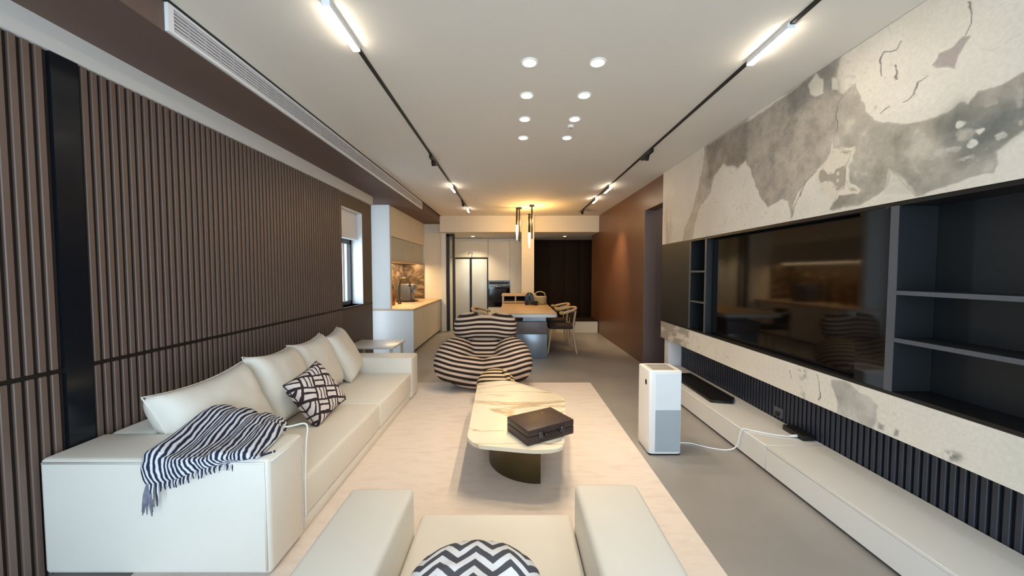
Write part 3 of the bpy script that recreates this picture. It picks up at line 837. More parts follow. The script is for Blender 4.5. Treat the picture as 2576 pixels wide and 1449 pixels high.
def m_basket():
    m = bpy.data.materials.new('geometric_print'); m.use_nodes = True
    nt = m.node_tree; N = nt.nodes; L = nt.links; p = N['Principled BSDF']; p.inputs['Roughness'].default_value = 0.8
    uvn = N.new('ShaderNodeUVMap'); uvn.uv_map = 'uv'
    nz = N.new('ShaderNodeTexNoise'); nz.inputs['Scale'].default_value = 5
    L.new(uvn.outputs['UV'], nz.inputs['Vector'])
    vm = N.new('ShaderNodeVectorMath'); vm.operation = 'MULTIPLY_ADD'
    vm.inputs[1].default_value = (0.06, 0.06, 0); L.new(nz.outputs['Color'], vm.inputs[0]); L.new(uvn.outputs['UV'], vm.inputs[2])
    mp = N.new('ShaderNodeMapping'); mp.inputs['Rotation'].default_value = (0, 0, 0.5); mp.inputs['Scale'].default_value = (3.9, 3.9, 1)
    L.new(vm.outputs['Vector'], mp.inputs['Vector'])
    sep = N.new('ShaderNodeSeparateXYZ'); L.new(mp.outputs['Vector'], sep.inputs[0])
    fx = mathn(N, L, 'FLOOR', sep.outputs['X']); fy = mathn(N, L, 'FLOOR', sep.outputs['Y'])
    par = mathn(N, L, 'FLOORED_MODULO', mathn(N, L, 'ADD', fx, fy), 2.0)
    mix = N.new('ShaderNodeMix'); mix.data_type = 'FLOAT'
    L.new(par, mix.inputs[0])
    L.new(mathn(N, L, 'MULTIPLY', sep.outputs['X'], 3.0), mix.inputs[2]); L.new(mathn(N, L, 'MULTIPLY', sep.outputs['Y'], 2.0), mix.inputs[3])
    st = mathn(N, L, 'LESS_THAN', mathn(N, L, 'FRACT', mix.outputs[0]), 0.30)
    bx_ = mathn(N, L, 'LESS_THAN', mathn(N, L, 'PINGPONG', sep.outputs['X'], 0.5), 0.075)
    by_ = mathn(N, L, 'LESS_THAN', mathn(N, L, 'PINGPONG', sep.outputs['Y'], 0.5), 0.075)
    d = mathn(N, L, 'MAXIMUM', st, mathn(N, L, 'MAXIMUM', bx_, by_))
    mx = N.new('ShaderNodeMix'); mx.data_type = 'RGBA'
    mx.inputs[6].default_value = rgb((228, 218, 216)); mx.inputs[7].default_value = rgb((48, 36, 42))
    L.new(d, mx.inputs[0]); L.new(mx.outputs[2], p.inputs['Base Color'])
    return m
pillow('throw_pillow', 0.385, 0.385, 0.15, pose((-1.46, 2.70, 0.500), rd(30), rd(-12), rd(14)), m_basket(), 'black and white geometric print pillow leaning on the sofa seat', 'pillow', n=30)

# throw blanket draped over the near arm
def throw():
    t = thing('throw_blanket', (-1.4, 1.8, 0.56), 'navy and white woven striped throw with fringe draped over the near arm', 'blanket')
    prof = [(2.16, 0.40), (2.14, 0.50), (2.07, 0.60), (1.96, 0.635), (1.84, 0.615), (1.72, 0.595), (1.62, 0.588), (1.585, 0.578), (1.572, 0.545), (1.570, 0.49)]
    pr = [(p.x, p.y) for p in spline([(a, b, 0) for a, b in prof], 4)]
    nv = len(pr); nu = 56
    V = []; UV = []
    for i in range(nu):
        u = i / (nu - 1)
        for j in range(nv):
            v = j / (nv - 1)
            y, z = pr[j]
            x = -1.71 + 0.45 * u + v * (0.13 + 0.05 * u) + 0.02 * math.sin(5 * v)
            if v > 0.80:      # how far the front hem hangs
                k = (v - 0.80) / 0.2
                hang = 0.9 - 1.0 * u + 0.12 * math.sin(9 * u)
                z = 0.585 + (z - 0.585) * (0.15 + 1.1 * max(hang, 0.0)) * (1 if k > 0 else 1)
                if u > 0.55:
                    y = y + 0.10 * (u - 0.55) / 0.45 * k
            if u > 0.55 and y > 1.86:      # the seat-side corner is pulled up onto the arm
                q = ((u - 0.55) / 0.45) ** 1.2
                y = 1.86 + (y - 1.86) * (1 - 0.75 * q); z = z + (0.592 - z) * q
            if 0.1 < v < 0.8:
                z += 0.02 * math.sin(7 * u + 3 * v) + 0.012 * math.sin(23 * u)
                z -= 0.03 * max(0, (u - 0.8) / 0.2)
            x += 0.01 * math.sin(12 * v)
            if v <= 0.8:
                z = max(z, 0.5755 if y < 1.88 else 0.33)
            V.append((x, y - 0.004 * math.sin(23 * u), z)); UV.append((u, v))
    F = [(i * nv + j, (i + 1) * nv + j, (i + 1) * nv + j + 1, i * nv + j + 1) for i in range(nu - 1) for j in range(nv - 1)]
    def fn(N, L):
        uvn = N.new('ShaderNodeUVMap'); uvn.uv_map = 'uv'
        nz = N.new('ShaderNodeTexNoise'); nz.inputs['Scale'].default_value = 9
        L.new(uvn.outputs['UV'], nz.inputs['Vector'])
        sep = N.new('ShaderNodeSeparateXYZ'); L.new(uvn.outputs['UV'], sep.inputs[0])
        a = mathn(N, L, 'MULTIPLY', sep.outputs['X'], 25.0)
        b = mathn(N, L, 'MULTIPLY', sep.outputs['Y'], -4.0)
        c = mathn(N, L, 'MULTIPLY', nz.outputs['Fac'], 1.3)
        return mathn(N, L, 'ADD', mathn(N, L, 'ADD', a, b), c)
    m = m_stripe('navy_stripe_weave', (222, 224, 232), (36, 42, 66), fn, 0.5, 0.9, 0.08, 0.5)
    o = mk('cloth', V, F, m, t, True, UV)
    md = o.modifiers.new('thick', 'SOLIDIFY'); md.thickness = 0.008; md.offset = 1.0
    w = MB(); w2 = MB()
    for i in range(0, nu, 1):
        p = Vector(V[i * nv + nv - 1])
        ln = 0.035 if i > 6 else 0.09
        q = p + Vector((random.uniform(-.006, .006), -0.006, -ln * random.uniform(.7, 1.2)))
        (w if i % 2 else w2).tube([p + Vector((0, -0.004, 0.002)), (p + q) / 2 + Vector((random.uniform(-.004, .004), -0.004, 0)), q], [0.004, 0.0035, 0.002], 5)
    f1 = w.build('fringe', mat('navy_yarn', (38, 44, 68), 0.9), t, True); f1['kind'] = 'stuff'
    f2 = w2.build('fringe', mat('white_yarn', (220, 222, 228), 0.9), t, True); f2['kind'] = 'stuff'
    # long tassel on the left front corner
    p = Vector(V[nv - 1]); w = MB()
    for k in range(14):
        d = Vector((random.uniform(-.028, .03), random.uniform(-.012, 0.0), -random.uniform(0.10, 0.15)))
        w.tube([p + Vector((0.01, -0.006, 0)), p + Vector((0.01, -0.01, 0)) + d * 0.5, p + Vector((0.01, -0.006, 0)) + d], [0.006, 0.005, 0.002], 5)
    w.build('tassel', mat('grey_yarn', (120, 124, 140), 0.9, var=0.5, scale=40), t, True)
    # loop of cord at the seat-side corner, hanging down the arm
    MB().tube(spline([(-1.22, 1.86, 0.598), (-1.15, 1.87, 0.602), (-1.09, 1.88, 0.612), (-1.075, 1.89, 0.585), (-1.078, 1.88, 0.50), (-1.080, 1.868, 0.30), (-1.080, 1.866, 0.12)]), 0.0045, 8).build('tie_cord', M_pillow, t, True)
throw()

# ------------------------------------------------------------------ side table past the sofa
st = thing('side_table', (-1.8, 4.85, 0), 'low white side table past the far sofa arm', 'table')
box('top', -2.12, -1.50, 4.58, 5.12, 0.43, 0.455, M_lacq, st, 0.005)
for x in (-2.08, -1.54):
    for y in (4.62, 5.08):
        box('leg', x - 0.015, x + 0.015, y - 0.015, y + 0.015, 0.0005, 0.43, M_lacq, st)

# ------------------------------------------------------------------ armchair in the foreground
ac = thing('armchair', (-0.07, 1.1, 0), 'cream leather armchair seen from behind at the bottom of the view', 'armchair')
box('base', -0.62, 0.48, 0.66, 1.50, ZR, 0.09, M_sofa, ac, 0.01)
box('armrest', -0.672, -0.408, 0.60, 1.50, 0.03, 0.50, M_sofa, ac, 0.022, 3)
box('armrest', 0.266, 0.532, 0.60, 1.53, 0.03, 0.50, M_sofa, ac, 0.022, 3)
box('backrest', -0.406, 0.264, 0.60, 0.84, 0.03, 0.56, M_sofa, ac, 0.03, 3)
box('seat_cushion', -0.406, 0.264, 0.842, 1.60, 0.09, 0.322, M_sofa, ac, 0.022, 3)
w = MB()
w.tube([(-0.655, 1.502, 0.482), (-0.425, 1.502, 0.482)], 0.005, 8).tube([(0.283, 1.532, 0.482), (0.515, 1.532, 0.482)], 0.005, 8).tube([(-0.395, 1.600, 0.30), (0.252, 1.600, 0.30)], 0.005, 8)
w.build('piping', M_sofa, ac, True)

def chev(N, L):
    uvn = N.new('ShaderNodeUVMap'); uvn.uv_map = 'uv'
    sep = N.new('ShaderNodeSeparateXYZ'); L.new(uvn.outputs['UV'], sep.inputs[0])
    a = mathn(N, L, 'PINGPONG', mathn(N, L, 'MULTIPLY', sep.outputs['X'], 8.0), 1.0)
    b = mathn(N, L, 'MULTIPLY', sep.outputs['Y'], 7.5)
    return mathn(N, L, 'ADD', mathn(N, L, 'MULTIPLY', a, 0.9), b)
M_chev = m_stripe('chevron_print', (236, 236, 240), (84, 84, 92), chev, 0.5, 0.8, 0.03)
Mp = Matrix.Translation((-0.108, 0.995, 0.437)) @ Matrix.Rotation(rd(14), 4, 'X')
pillow('throw_pillow', 0.43, 0.37, 0.24, Mp, M_chev, 'grey and white chevron pillow on the armchair seat', 'pillow', n=34, ear=0.0, square=2.4, disc=0.85)

# ------------------------------------------------------------------ coffee table and case
ct = thing('coffee_table', (0.07, 2.8, 0), 'low coffee table with an irregular ivory marble top and bronze drum foot', 'table')
def rounded(poly, r, n=5):
    out = []
    k = len(poly)
    for i in range(k):
        p0 = Vector(poly[i - 1]); p1 = Vector(poly[i]); p2 = Vector(poly[(i + 1) % k])
        a = (p0 - p1); b = (p2 - p1)
        rr = min(r, a.length * 0.45, b.length * 0.45)
        A = p1 + a.normalized() * rr; B_ = p1 + b.normalized() * rr
        for j in range(n + 1):
            t = j / n
            q = A * (1 - t) ** 2 + p1 * 2 * t * (1 - t) + B_ * t * t
            out.append((q.x, q.y))
    return out
TOP = rounded([(-0.33, 3.50), (-0.02, 3.58), (0.45, 3.09), (0.415, 2.80), (0.315, 2.17), (0.148, 2.145), (-0.217, 2.215), (-0.290, 2.31)], 0.08)
MB().prism(TOP, 0.312, 0.336, 0.006).build('top', M_marble, ct, 'auto')
arc = [(0.187, 2.34 + 0.02)] + [(0.187 - 0.36 * math.sin(a), 2.70 - 0.36 * math.cos(a)) for a in [i * math.pi / 2 / 14 for i in range(0, 15)]] + [(-0.173, 2.75), (0.187, 2.75)]
MB().prism(arc[1:], ZR, 0.3115, 0.003).build('drum_foot', M_bronze, ct, 'auto')
MB().prism([(-0.12, 3.0), (0.16, 3.0), (0.16, 3.25), (-0.12, 3.25)], ZR, 0.3115, 0.003).build('rear_foot', M_bronze, ct, 'auto')
cs = thing('case', (0.187, 2.395, 0.337), 'dark brown leather case with metal clasps lying on the coffee table', 'case')
Mc = Matrix.Translation((0.187, 2.395, 0.3375)) @ Matrix.Rotation(rd(30), 4, 'Z')
MB().box(-0.18, 0.18, -0.13, 0.13, 0.0, 0.052, 0.005, 2, Mc).build('lower_shell', M_case, cs, 'auto')
lid = MB().box(-0.18, 0.18, -0.13, 0.13, 0.054, 0.096, 0.005, 2, Mc).build('lid', M_case, cs, 'auto')
MB().lathe([(0.005, 0.0), (0.005, 0.002)], tuple(Mc @ Vector((0.06, 0.06, 0.0962))), 12).build('stud', mat('brass', (200, 170, 96), 0.3, metal=1.0), lid)
for x in (-0.085, 0.085):
    w = MB().box(x - 0.016, x + 0.016, -0.138, -0.130, 0.030, 0.072, 0.003, 1, Mc)
    w.build('clasp', mat('gunmetal', (92, 92, 98), 0.3, metal=0.9), cs, 'auto')
hp = [Mc @ Vector(p) for p in ((-0.055, -0.131, 0.052), (-0.055, -0.150, 0.048), (-0.045, -0.158, 0.04), (0.045, -0.158, 0.04), (0.055, -0.150, 0.048), (0.055, -0.131, 0.052))]
MB().tube(spline(hp, 4), 0.007, 8).build('handle', M_black, cs, True)

# ------------------------------------------------------------------ striped lounge chair and ball
def blob(name, parts, m, parent, voxel=0.022, smooth=10):
    """soft foam body: overlapping ellipsoids fused by a voxel remesh and relaxed into one skin"""
    bm = bmesh.new()
    for c, r, e in parts:
        Mx = Matrix.Translation(c) @ Euler(e).to_matrix().to_4x4() @ Matrix.Diagonal((r[0], r[1], r[2], 1))
        bmesh.ops.create_uvsphere(bm, u_segments=40, v_segments=24, radius=1.0, matrix=Mx)
    me = bpy.data.meshes.new(name); bm.to_mesh(me); bm.free()
    o = bpy.data.objects.new(name, me); COL.objects.link(o)
    r = o.modifiers.new('remesh', 'REMESH'); r.mode = 'VOXEL'; r.voxel_size = voxel
    s = o.modifiers.new('relax', 'SMOOTH'); s.iterations = smooth; s.factor = 0.5
    dg = bpy.context.evaluated_depsgraph_get()
    ev = o.evaluated_get(dg)
    me2 = bpy.data.meshes.new_from_object(ev)
    bpy.data.objects.remove(o)
    V = np.empty(len(me2.vertices) * 3); me2.vertices.foreach_get('co', V); V = V.reshape(-1, 3)
    F = [tuple(p.vertices) for p in me2.polygons]
    bpy.data.meshes.remove(me2)
    return mk(name, V, F, m, parent, True)

CX, CY = -0.345, 4.545
uc = thing('lounge_chair', (CX, CY, 0), 'rounded foam lounge chair in brown and cream stripes, facing the coffee table', 'armchair')
def stripes(kx, ky, pitch, ph):
    def fn(N, L):
        tc = N.new('ShaderNodeTexCoord')
        sep = N.new('ShaderNodeSeparateXYZ'); L.new(tc.outputs['Object'], sep.inputs[0])
        x2 = mathn(N, L, 'MULTIPLY', mathn(N, L, 'MULTIPLY', sep.outputs['X'], sep.outputs['X']), -kx)
        yy = mathn(N, L, 'MULTIPLY', sep.outputs['Y'], ky)
        s = mathn(N, L, 'ADD', mathn(N, L, 'ADD', x2, yy), sep.outputs['Z'])
        return mathn(N, L, 'ADD', mathn(N, L, 'MULTIPLY', s, 1.0 / pitch), ph)
    return fn
M_st1 = m_stripe('striped_jersey', (206, 184, 166), (44, 33, 31), stripes(0.40, 0.42, 0.062, 0.1), 0.52, 0.9, 0.09, 0.35)
M_st2 = m_stripe('striped_jersey_back', (206, 184, 166), (44, 33, 31), stripes(-0.25, -0.10, 0.054, 0.2), 0.52, 0.9, 0.09, 0.35)
blob('seat_body', [
    ((CX, CY + 0.0, 0.205), (0.50, 0.42, 0.185), (0, 0, 0)),
    ((CX - 0.36, CY - 0.06, 0.335), (0.215, 0.38, 0.265), (rd(6), rd(8), rd(-16))),
    ((CX + 0.36, CY - 0.06, 0.335), (0.215, 0.38, 0.265), (rd(6), rd(-8), rd(16))),
    ((CX - 0.19, CY - 0.29, 0.25), (0.26, 0.17, 0.17), (0, 0, rd(18))),
    ((CX + 0.19, CY - 0.29, 0.25), (0.26, 0.17, 0.17), (0, 0, rd(-18))),
    ((CX, CY + 0.20, 0.38), (0.40, 0.20, 0.22), (0, 0, 0)),
    ((CX, CY - 0.04, 0.105), (0.46, 0.40, 0.09), (0, 0, 0)),
], M_st1, uc, 0.022, 5)
blob('backrest', [
    ((CX - 0.205, CY + 0.17, 0.725), (0.205, 0.15, 0.165), (rd(-14), 0, 0)),
    ((CX + 0.205, CY + 0.17, 0.725), (0.205, 0.15, 0.165), (rd(-14), 0, 0)),
    ((CX - 0.24, CY + 0.15, 0.64), (0.165, 0.14, 0.13), (rd(-14), 0, 0)),
    ((CX + 0.24, CY + 0.15, 0.64), (0.165, 0.14, 0.13), (rd(-14), 0, 0)),
    ((CX, CY + 0.16, 0.69), (0.36, 0.14, 0.165), (rd(-14), 0, 0)),
], M_st2, uc, 0.02, 6)
ob = thing('ball_ottoman', (-0.17, 3.84, 0), 'small striped ball ottoman half hidden behind the coffee table', 'ottoman')
M_st3 = m_stripe('striped_jersey_ball', (216, 190, 150), (50, 38, 32), stripes(1.2, 0.8, 0.060, 0.3), 0.5, 0.9, 0.09, 0.35)
blob('ball', [((-0.17, 3.84, ZR + 0.185), (0.21, 0.20, 0.185), (0, 0, 0))], M_st3, ob, 0.02, 4)
MB().tube([(-0.04, 3.72, 0.27), (-0.05, 3.76, 0.33), (-0.09, 3.78, 0.37)], [0.03, 0.035, 0.03], 10).build('cord_loop', M_st3, ob, True)

# ------------------------------------------------------------------ air purifier
ap = thing('air_purifier', (1.17, 2.87, 0), 'tall white air purifier standing on the floor beside the rug', 'air purifier')
box('base', 1.052, 1.288, 2.75, 2.985, 0.0005, 0.014, M_black, ap, 0.003, 1)
MB().prism(rounded([(1.045, 2.742), (1.293, 2.742), (1.293, 2.992), (1.045, 2.992)], 0.022), 0.014, 0.65, 0.006).build('body', M_white, ap, 'auto')
gr = box('front_grille', 1.092, 1.282, 2.739, 2.743, 0.03, 0.352, mat('grille_grey', (176, 188, 198), 0.5, bump=0.6, bscale=400), ap)
box('front_panel', 1.092, 1.282, 2.739, 2.743, 0.354, 0.63, mat('panel_white', (226, 232, 238), 0.3), ap)
MB().prism(rounded([(1.065, 2.77), (1.273, 2.77), (1.273, 2.965), (1.065, 2.965)], 0.03), 0.650, 0.652).build('top_outlet', mat('outlet_grey', (206, 200, 196), 0.5), ap)
w = MB()
for k in range(7):
    w.box(1.085, 1.253, 2.79 + 0.024 * k, 2.796 + 0.024 * k, 0.652, 0.654)
w.build('outlet_slots', M_cabedge, ap)
MB().prism(rounded([(2.80, 0.53), (2.83, 0.53), (2.83, 0.57), (2.80, 0.57)], 0.014), 0, 0.003, M=Matrix(((0, 0, -1, 1.0455), (1, 0, 0, 0), (0, 1, 0, 0), (0, 0, 0, 1)))).build('side_button', M_black, ap)

# ------------------------------------------------------------------ kitchen alcove
kc = thing('kitchen_cabinet', (-2.1, 7.5, 0), 'white base cabinet run under the wooden worktop in the kitchen alcove', 'cabinet')
box('carcass', -2.58, -1.725, 6.30, 8.755, 0.04, 0.742, M_kfront, kc)
box('plinth', -2.58, -1.76, 6.32, 8.755, 0.0, 0.04, M_cabedge, kc)
box('end_panel', -2.40, -1.70, 6.28, 6.30, 0.0, 0.742, M_lacq, kc, 0.002, 1)
for k in range(4):
    d = box('door', -1.725, -1.705, 6.304 + 0.613 * k, 6.911 + 0.613 * k, 0.045, 0.738, M_kfront, kc, 0.003, 1)
tag(box('worktop', -2.58, -1.695, 6.27, 8.757, 0.744, 0.772, M_wood, None, 0.003, 1), 'pale wooden worktop over the white kitchen base cabinets', 'worktop')
kb = thing('wall_cabinet', (-2.35, 7.5, 1.60), 'grey wall cabinet hung over the kitchen worktop', 'cabinet')
box('carcass', -2.595, -2.14, 6.37, 8.755, 1.60, 2.03, M_kfront, kb)
for k in range(3):
    box('door', -2.14, -2.12, 6.372 + 0.795 * k, 7.163 + 0.795 * k, 1.625, 2.03, mat('grey_front', (186, 184, 172), 0.3), kb, 0.003, 1)
box('light_rail', -2.16, -2.10, 6.37, 8.755, 1.60, 1.622, M_wood, kb)
d = bpy.data.lights.new('cabinet_light', 'AREA'); d.shape = 'RECTANGLE'; d.size = 0.06; d.size_y = 2.2; d.energy = 26; d.color = (1.0, 0.70, 0.38)
o = bpy.data.objects.new('cabinet_light', d); COL.objects.link(o); o.location = Vector((-2.3, 7.55, 1.595)) - _org(kb); o.parent = kb
struct(box('bulkhead', -2.60, -2.09, 6.36, 8.76, 2.035, 2.55, M_wallw))
tag(box('backsplash', -2.597, -2.575, 6.37, 8.755, 0.775, 1.598, M_splash), 'brown veined stone backsplash behind the kitchen worktop', 'backsplash')
tag(box('backsplash', -2.57, -2.10, 8.735, 8.756, 0.775, 1.598, M_splash), 'brown veined stone panel on the end wall of the kitchen alcove', 'backsplash')
fc = thing('kitchen_tap', (-2.2, 7.3, 0.773), 'bronze gooseneck kitchen tap on the worktop', 'tap')
MB().tube(spline([(-2.25, 7.3, 0.773), (-2.25, 7.3, 1.1), (-2.22, 7.3, 1.25), (-2.13, 7.3, 1.28), (-2.05, 7.3, 1.22), (-2.05, 7.3, 1.12)]), 0.018, 12).build('spout', M_bronze, fc, True)
MB().lathe([(0.035, 0.0), (0.035, 0.03), (0.02, 0.05)], (-2.25, 7.3, 0.773), 16).build('collar', M_bronze, fc, 'auto')
MB().tube([(-2.25, 7.33, 0.85), (-2.25, 7.42, 0.90)], 0.008, 8).build('lever', M_bronze, fc, True)
M_copper = mat('copper_glaze', (150, 96, 58), 0.3, metal=0.5)
for (x, y, h, r, lb) in ((-2.3, 6.75, 0.42, 0.06, 'tall amber bottle on the worktop nearest the partition'), (-2.32, 7.02, 0.36, 0.07, 'squat brown jar on the worktop left of the tap')):
    b = thing('bottle' if h > 0.4 else 'jar', (x, y, 0.773), lb, 'bottle' if h > 0.4 else 'jar')
    MB().lathe([(r * .9, 0.0), (r, 0.02), (r, h * .6), (r * .45, h * .78), (r * .4, h * .93)], (x, y, 0.773), 20).build('body', M_copper, b, 'auto')
    MB().lathe([(r * .42, 0.0), (r * .42, h * .08)], (x, y, 0.773 + h * .932), 14).build('stopper', M_black, b, 'auto')
bd = thing('appliance', (-2.3, 7.9, 0.773), 'grey coffee machine at the far end of the kitchen worktop', 'coffee machine')
box('body', -2.45, -2.15, 7.72, 8.1, 0.80, 1.15, M_cabedge, bd, 0.012)
box('drip_base', -2.45, -2.08, 7.72, 8.1, 0.773, 0.80, M_black, bd, 0.006)
box('head', -2.15, -2.08, 7.74, 8.08, 1.03, 1.14, M_cabedge, bd, 0.01)
MB().tube([(-2.11, 7.91, 1.03), (-2.11, 7.91, 0.98)], 0.02, 12).build('nozzle', M_chrome, bd, 'auto')

# sliding door at the far left, fridge, tall units
dr = struct(MB().box(-1.57, -1.50, 8.78, 8.84, 0.0, 2.30).box(-1.43, -1.38, 8.80, 8.86, 0.0, 2.30).box(-1.57, -1.38, 8.78, 8.86, 2.26, 2.32).build('door_1', M_black))
box('pane', -1.50, -1.43, 8.81, 8.82, 0.0, 2.26, M_glass, dr)
fr = thing('refrigerator', (-1.09, 10.1, 0), 'silver double-door refrigerator with a dark centre grip', 'refrigerator')
box('body', -1.54, -0.65, 9.93, 10.54, 0.0005, 1.78, M_black, fr)
box('door', -1.53, -1.145, 9.88, 9.928, 0.03, 1.765, M_fridge, fr, 0.008)
box('door', -1.085, -0.675, 9.88, 9.928, 0.03, 1.765, M_fridge, fr, 0.008)
box('grip', -1.143, -1.087, 9.905, 9.929, 0.4, 1.765, M_black, fr)
tc_ = thing('tall_cabinet', (-0.6, 10.2, 0), 'white tall kitchen units around the refrigerator and oven', 'cabinet')
box('carcass', -0.645, 0.20, 9.95, 10.54, 0.0005, 2.325, M_kfront, tc_)
box('bridge_cabinet', -1.69, -0.647, 9.95, 10.54, 1.80, 2.325, M_kfront, tc_)
box('filler_panel', -1.69, -1.545, 9.90, 10.54, 0.0005, 1.798, M_kfront, tc_)
for a, b, z0, z1 in ((-1.69, -0.65, 1.815, 2.32), (-0.643, -0.06, 1.18, 2.32), (-0.643, -0.06, 0.02, 0.46), (-0.055, 0.28, 0.02, 2.32), (0.285, 0.595, 0.02, 2.32)):
    box('door', a, b, 9.905, 9.948, z0, z1, M_kfront, tc_, 0.003, 1)
box('side_carcass', 0.202, 0.598, 9.95, 10.47, 0.0005, 2.325, M_kfront, tc_)
ov = thing('oven', (-0.35, 9.93, 0.47), 'black built-in oven in the white tall units', 'oven')
box('front', -0.64, -0.062, 9.895, 9.948, 0.47, 1.172, M_screen, ov, 0.004, 1)
box('control_strip', -0.62, -0.08, 9.890, 9.8945, 1.08, 1.15, M_rail, ov)
box('window', -0.56, -0.14, 9.890, 9.8945, 0.58, 0.95, mat('oven_glass', (26, 28, 34), 0.1), ov)
MB().tube([(-0.58, 9.865, 1.02), (-0.12, 9.865, 1.02)], 0.012, 10).tube([(-0.56, 9.865, 1.02), (-0.56, 9.895, 1.02)], 0.008, 8).tube([(-0.14, 9.865, 1.02), (-0.14, 9.895, 1.02)], 0.008, 8).build('handle', M_chrome, ov, True)
hk = MB().tube(spline([(-1.17, 9.90, 1.86), (-1.175, 9.89, 1.90), (-1.13, 9.885, 1.945), (-1.07, 9.89, 1.92), (-1.08, 9.89, 1.87), (-1.09, 9.90, 1.80)]), 0.008, 8)
tag(hk.build('wall_hook', M_chrome, None, True), 'thin curved metal hook above the refrigerator', 'hook')
pl = thing('low_plinth', (1.5, 8.9, 0), 'low cream plinth bench before the dark panelled wall', 'bench')
box('body', 1.08, 1.985, 8.42, 9.05, 0.0005, 0.27, M_wallw, pl, 0.004, 1)
box('top', 1.07, 1.99, 8.41, 9.06, 0.271, 0.29, M_darkwood, pl, 0.003, 1)

# ------------------------------------------------------------------ dining group
dt = thing('dining_table', (0.26, 6.7, 0), 'pale wooden dining table with a thick white edge on a grey pedestal', 'table')
MB().prism(rounded([(-0.20, 5.75), (0.72, 5.75), (0.72, 7.68), (-0.20, 7.68)], 0.10), 0.738, 0.752, 0.003).build('top', M_wood, dt, 'auto')
MB().prism(rounded([(-0.205, 5.745), (0.725, 5.745), (0.725, 7.68), (-0.205, 7.68)], 0.10), 0.69, 0.7375, 0.004).build('edge', M_lacq, dt, 'auto')
box('neck', 0.18, 0.56, 6.0, 7.3, 0.60, 0.69, M_steel, dt)
box('upper_base', 0.03, 0.57, 5.93, 7.4, 0.40, 0.60, M_island, dt, 0.006)
box('lower_base', 0.07, 0.57, 5.90, 7.4, 0.0005, 0.40, M_steel, dt, 0.006)
isl = thing('kitchen_island', (0.16, 8.0, 0), 'pale wooden island counter butting against the far end of the dining table', 'island')
box('top', -0.22, 0.52, 7.70, 8.36, 0.90, 0.93, M_wood, isl, 0.003, 1)
box('side', -0.21, -0.17, 7.71, 8.35, 0.0005, 0.90, M_wood, isl)
box('side', 0.47, 0.51, 7.71, 8.35, 0.0005, 0.90, M_wood, isl)
box('back', -0.17, 0.47, 8.30, 8.35, 0.0005, 0.90, M_darkwood, isl)
box('shelf', -0.17, 0.47, 7.72, 8.30, 0.76, 0.79, M_wood, isl)
box('shelf', -0.17, 0.47, 7.72, 8.30, 0.06, 0.10, M_wood, isl)
box('divider', 0.06, 0.09, 7.72, 8.30, 0.79, 0.90, M_wood, isl)
sc = thing('split_sculpture', (0.35, 7.3, 0.752), 'black arched ornament in two halves on the dining table', 'ornament')
for s in (-1, 1):
    pts = [(0.0, 0.0), (0.085, 0.0), (0.085, 0.12)] + [(0.085 * math.cos(a), 0.12 + 0.13 * math.sin(a)) for a in [i * math.pi / 2 / 8 for i in range(1, 9)]]
    Mx = Matrix(((s, 0, 0, 0.35 + s * 0.006), (0, 0, 1, 7.28), (0, 1, 0, 0.7525), (0, 0, 0, 1)))
    MB().prism(pts, 0, 0.06, 0.004, Mx).build('half', M_black, sc, 'auto')
cp = thing('cup', (0.47, 7.2, 0.752), 'small black cup beside the arched ornament', 'cup')
MB().lathe([(0.03, 0.0), (0.036, 0.01), (0.04, 0.08), (0.036, 0.08), (0.032, 0.015)], (0.47, 7.2, 0.7525), 20).build('body', M_black, cp, 'auto')
MB().tube(spline([(0.508, 7.2, 0.82), (0.53, 7.2, 0.81), (0.53, 7.2, 0.785), (0.506, 7.2, 0.775)], 4), 0.005, 6).build('handle', M_black, cp, True)
bk = thing('woven_basket', (0.58, 7.45, 0.752), 'woven straw basket at the far end of the dining table', 'basket')
MB().lathe([(0.10, 0.0), (0.125, 0.02), (0.135, 0.16), (0.125, 0.16), (0.115, 0.02)], (0.57, 7.45, 0.7525), 24).build('body', M_wicker, bk, 'auto')
w = MB()
for k in range(6):
    w.lathe([(0.128, 0.0), (0.138, 0.008), (0.138, 0.014), (0.128, 0.02)], (0.57, 7.45, 0.77 + 0.025 * k), 24)
w.build('woven_bands', M_wicker, bk, 'auto')
MB().tube(spline([(0.46, 7.45, 0.90), (0.48, 7.45, 0.98), (0.57, 7.45, 1.01), (0.66, 7.45, 0.98), (0.68, 7.45, 0.90)], 5), 0.01, 8).build('handle', M_wicker, bk, True)

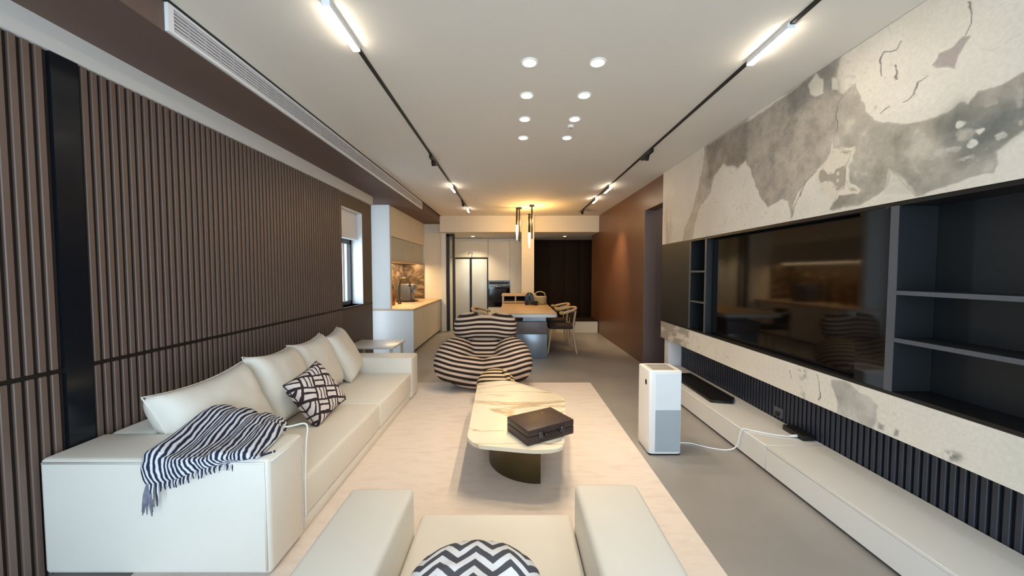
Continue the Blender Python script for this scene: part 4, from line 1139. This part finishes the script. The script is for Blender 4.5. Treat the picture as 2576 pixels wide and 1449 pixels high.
def dining_chair(label, x, y, s, wood=M_wood, pad=True):
    """s = +1: back on the +X side"""
    t = thing('dining_chair', (x, y, 0), label, 'chair', 'dining chairs')
    pts = rounded([(x - 0.22, y - 0.22), (x + 0.22, y - 0.22), (x + 0.22, y + 0.22), (x - 0.22, y + 0.22)], 0.07)
    MB().prism(pts, 0.43, 0.485, 0.012).build('seat', M_seatdk, t, 'auto')
    for dx in (-1, 1):
        for dy in (-1, 1):
            top = 0.43 if dx != s else 0.70
            MB().tube(spline([(x + dx * 0.25, y + dy * 0.24, 0.0005), (x + dx * 0.21, y + dy * 0.21, 0.25), (x + dx * 0.19, y + dy * 0.20, 0.43)] + ([(x + dx * 0.23, y + dy * 0.21, 0.74)] if dx == s else []), 5), 0.017, 8).build('leg', wood, t, True)
    rail = [(x - s * 0.03, y - 0.27, 0.70), (x + s * 0.10, y - 0.27, 0.735), (x + s * 0.22, y - 0.20, 0.765), (x + s * 0.265, y, 0.78), (x + s * 0.22, y + 0.20, 0.765), (x + s * 0.10, y + 0.27, 0.735), (x - s * 0.03, y + 0.27, 0.70)]
    MB().tube(spline(rail, 6), 0.024, 10).build('back_rail', wood, t, True)
    an = []
    for z0, z1 in ((0.49, 0.76),):
        A = [(x + s * (0.235 - 0.05 * (v / 0.2) ** 2), y + v) for v in np.linspace(-0.18, 0.18, 9)]
        Bq = [(a + s * 0.02, b) for a, b in A][::-1]
        MB().prism(A + Bq, z0, z1).build('back_panel', M_seatdk, t, 'auto')
    if pad:
        for dy in (-1, 1):
            MB().lathe([(0.0, -0.03), (0.03, -0.025), (0.045, 0.0), (0.03, 0.025), (0.0, 0.03)], (x - s * 0.02, y + dy * 0.27, 0.715), 12).build('arm_pad', M_amberp, t, True)
    return t
dining_chair('dining chair with yellow arm pads at the near right side of the table', 0.86, 6.45, 1)
dining_chair('dining chair with yellow arm pads at the far right side of the table', 0.86, 7.22, 1)
dining_chair('pale wooden dining chair at the left side of the table', -0.42, 6.35, -1, M_wood, False)
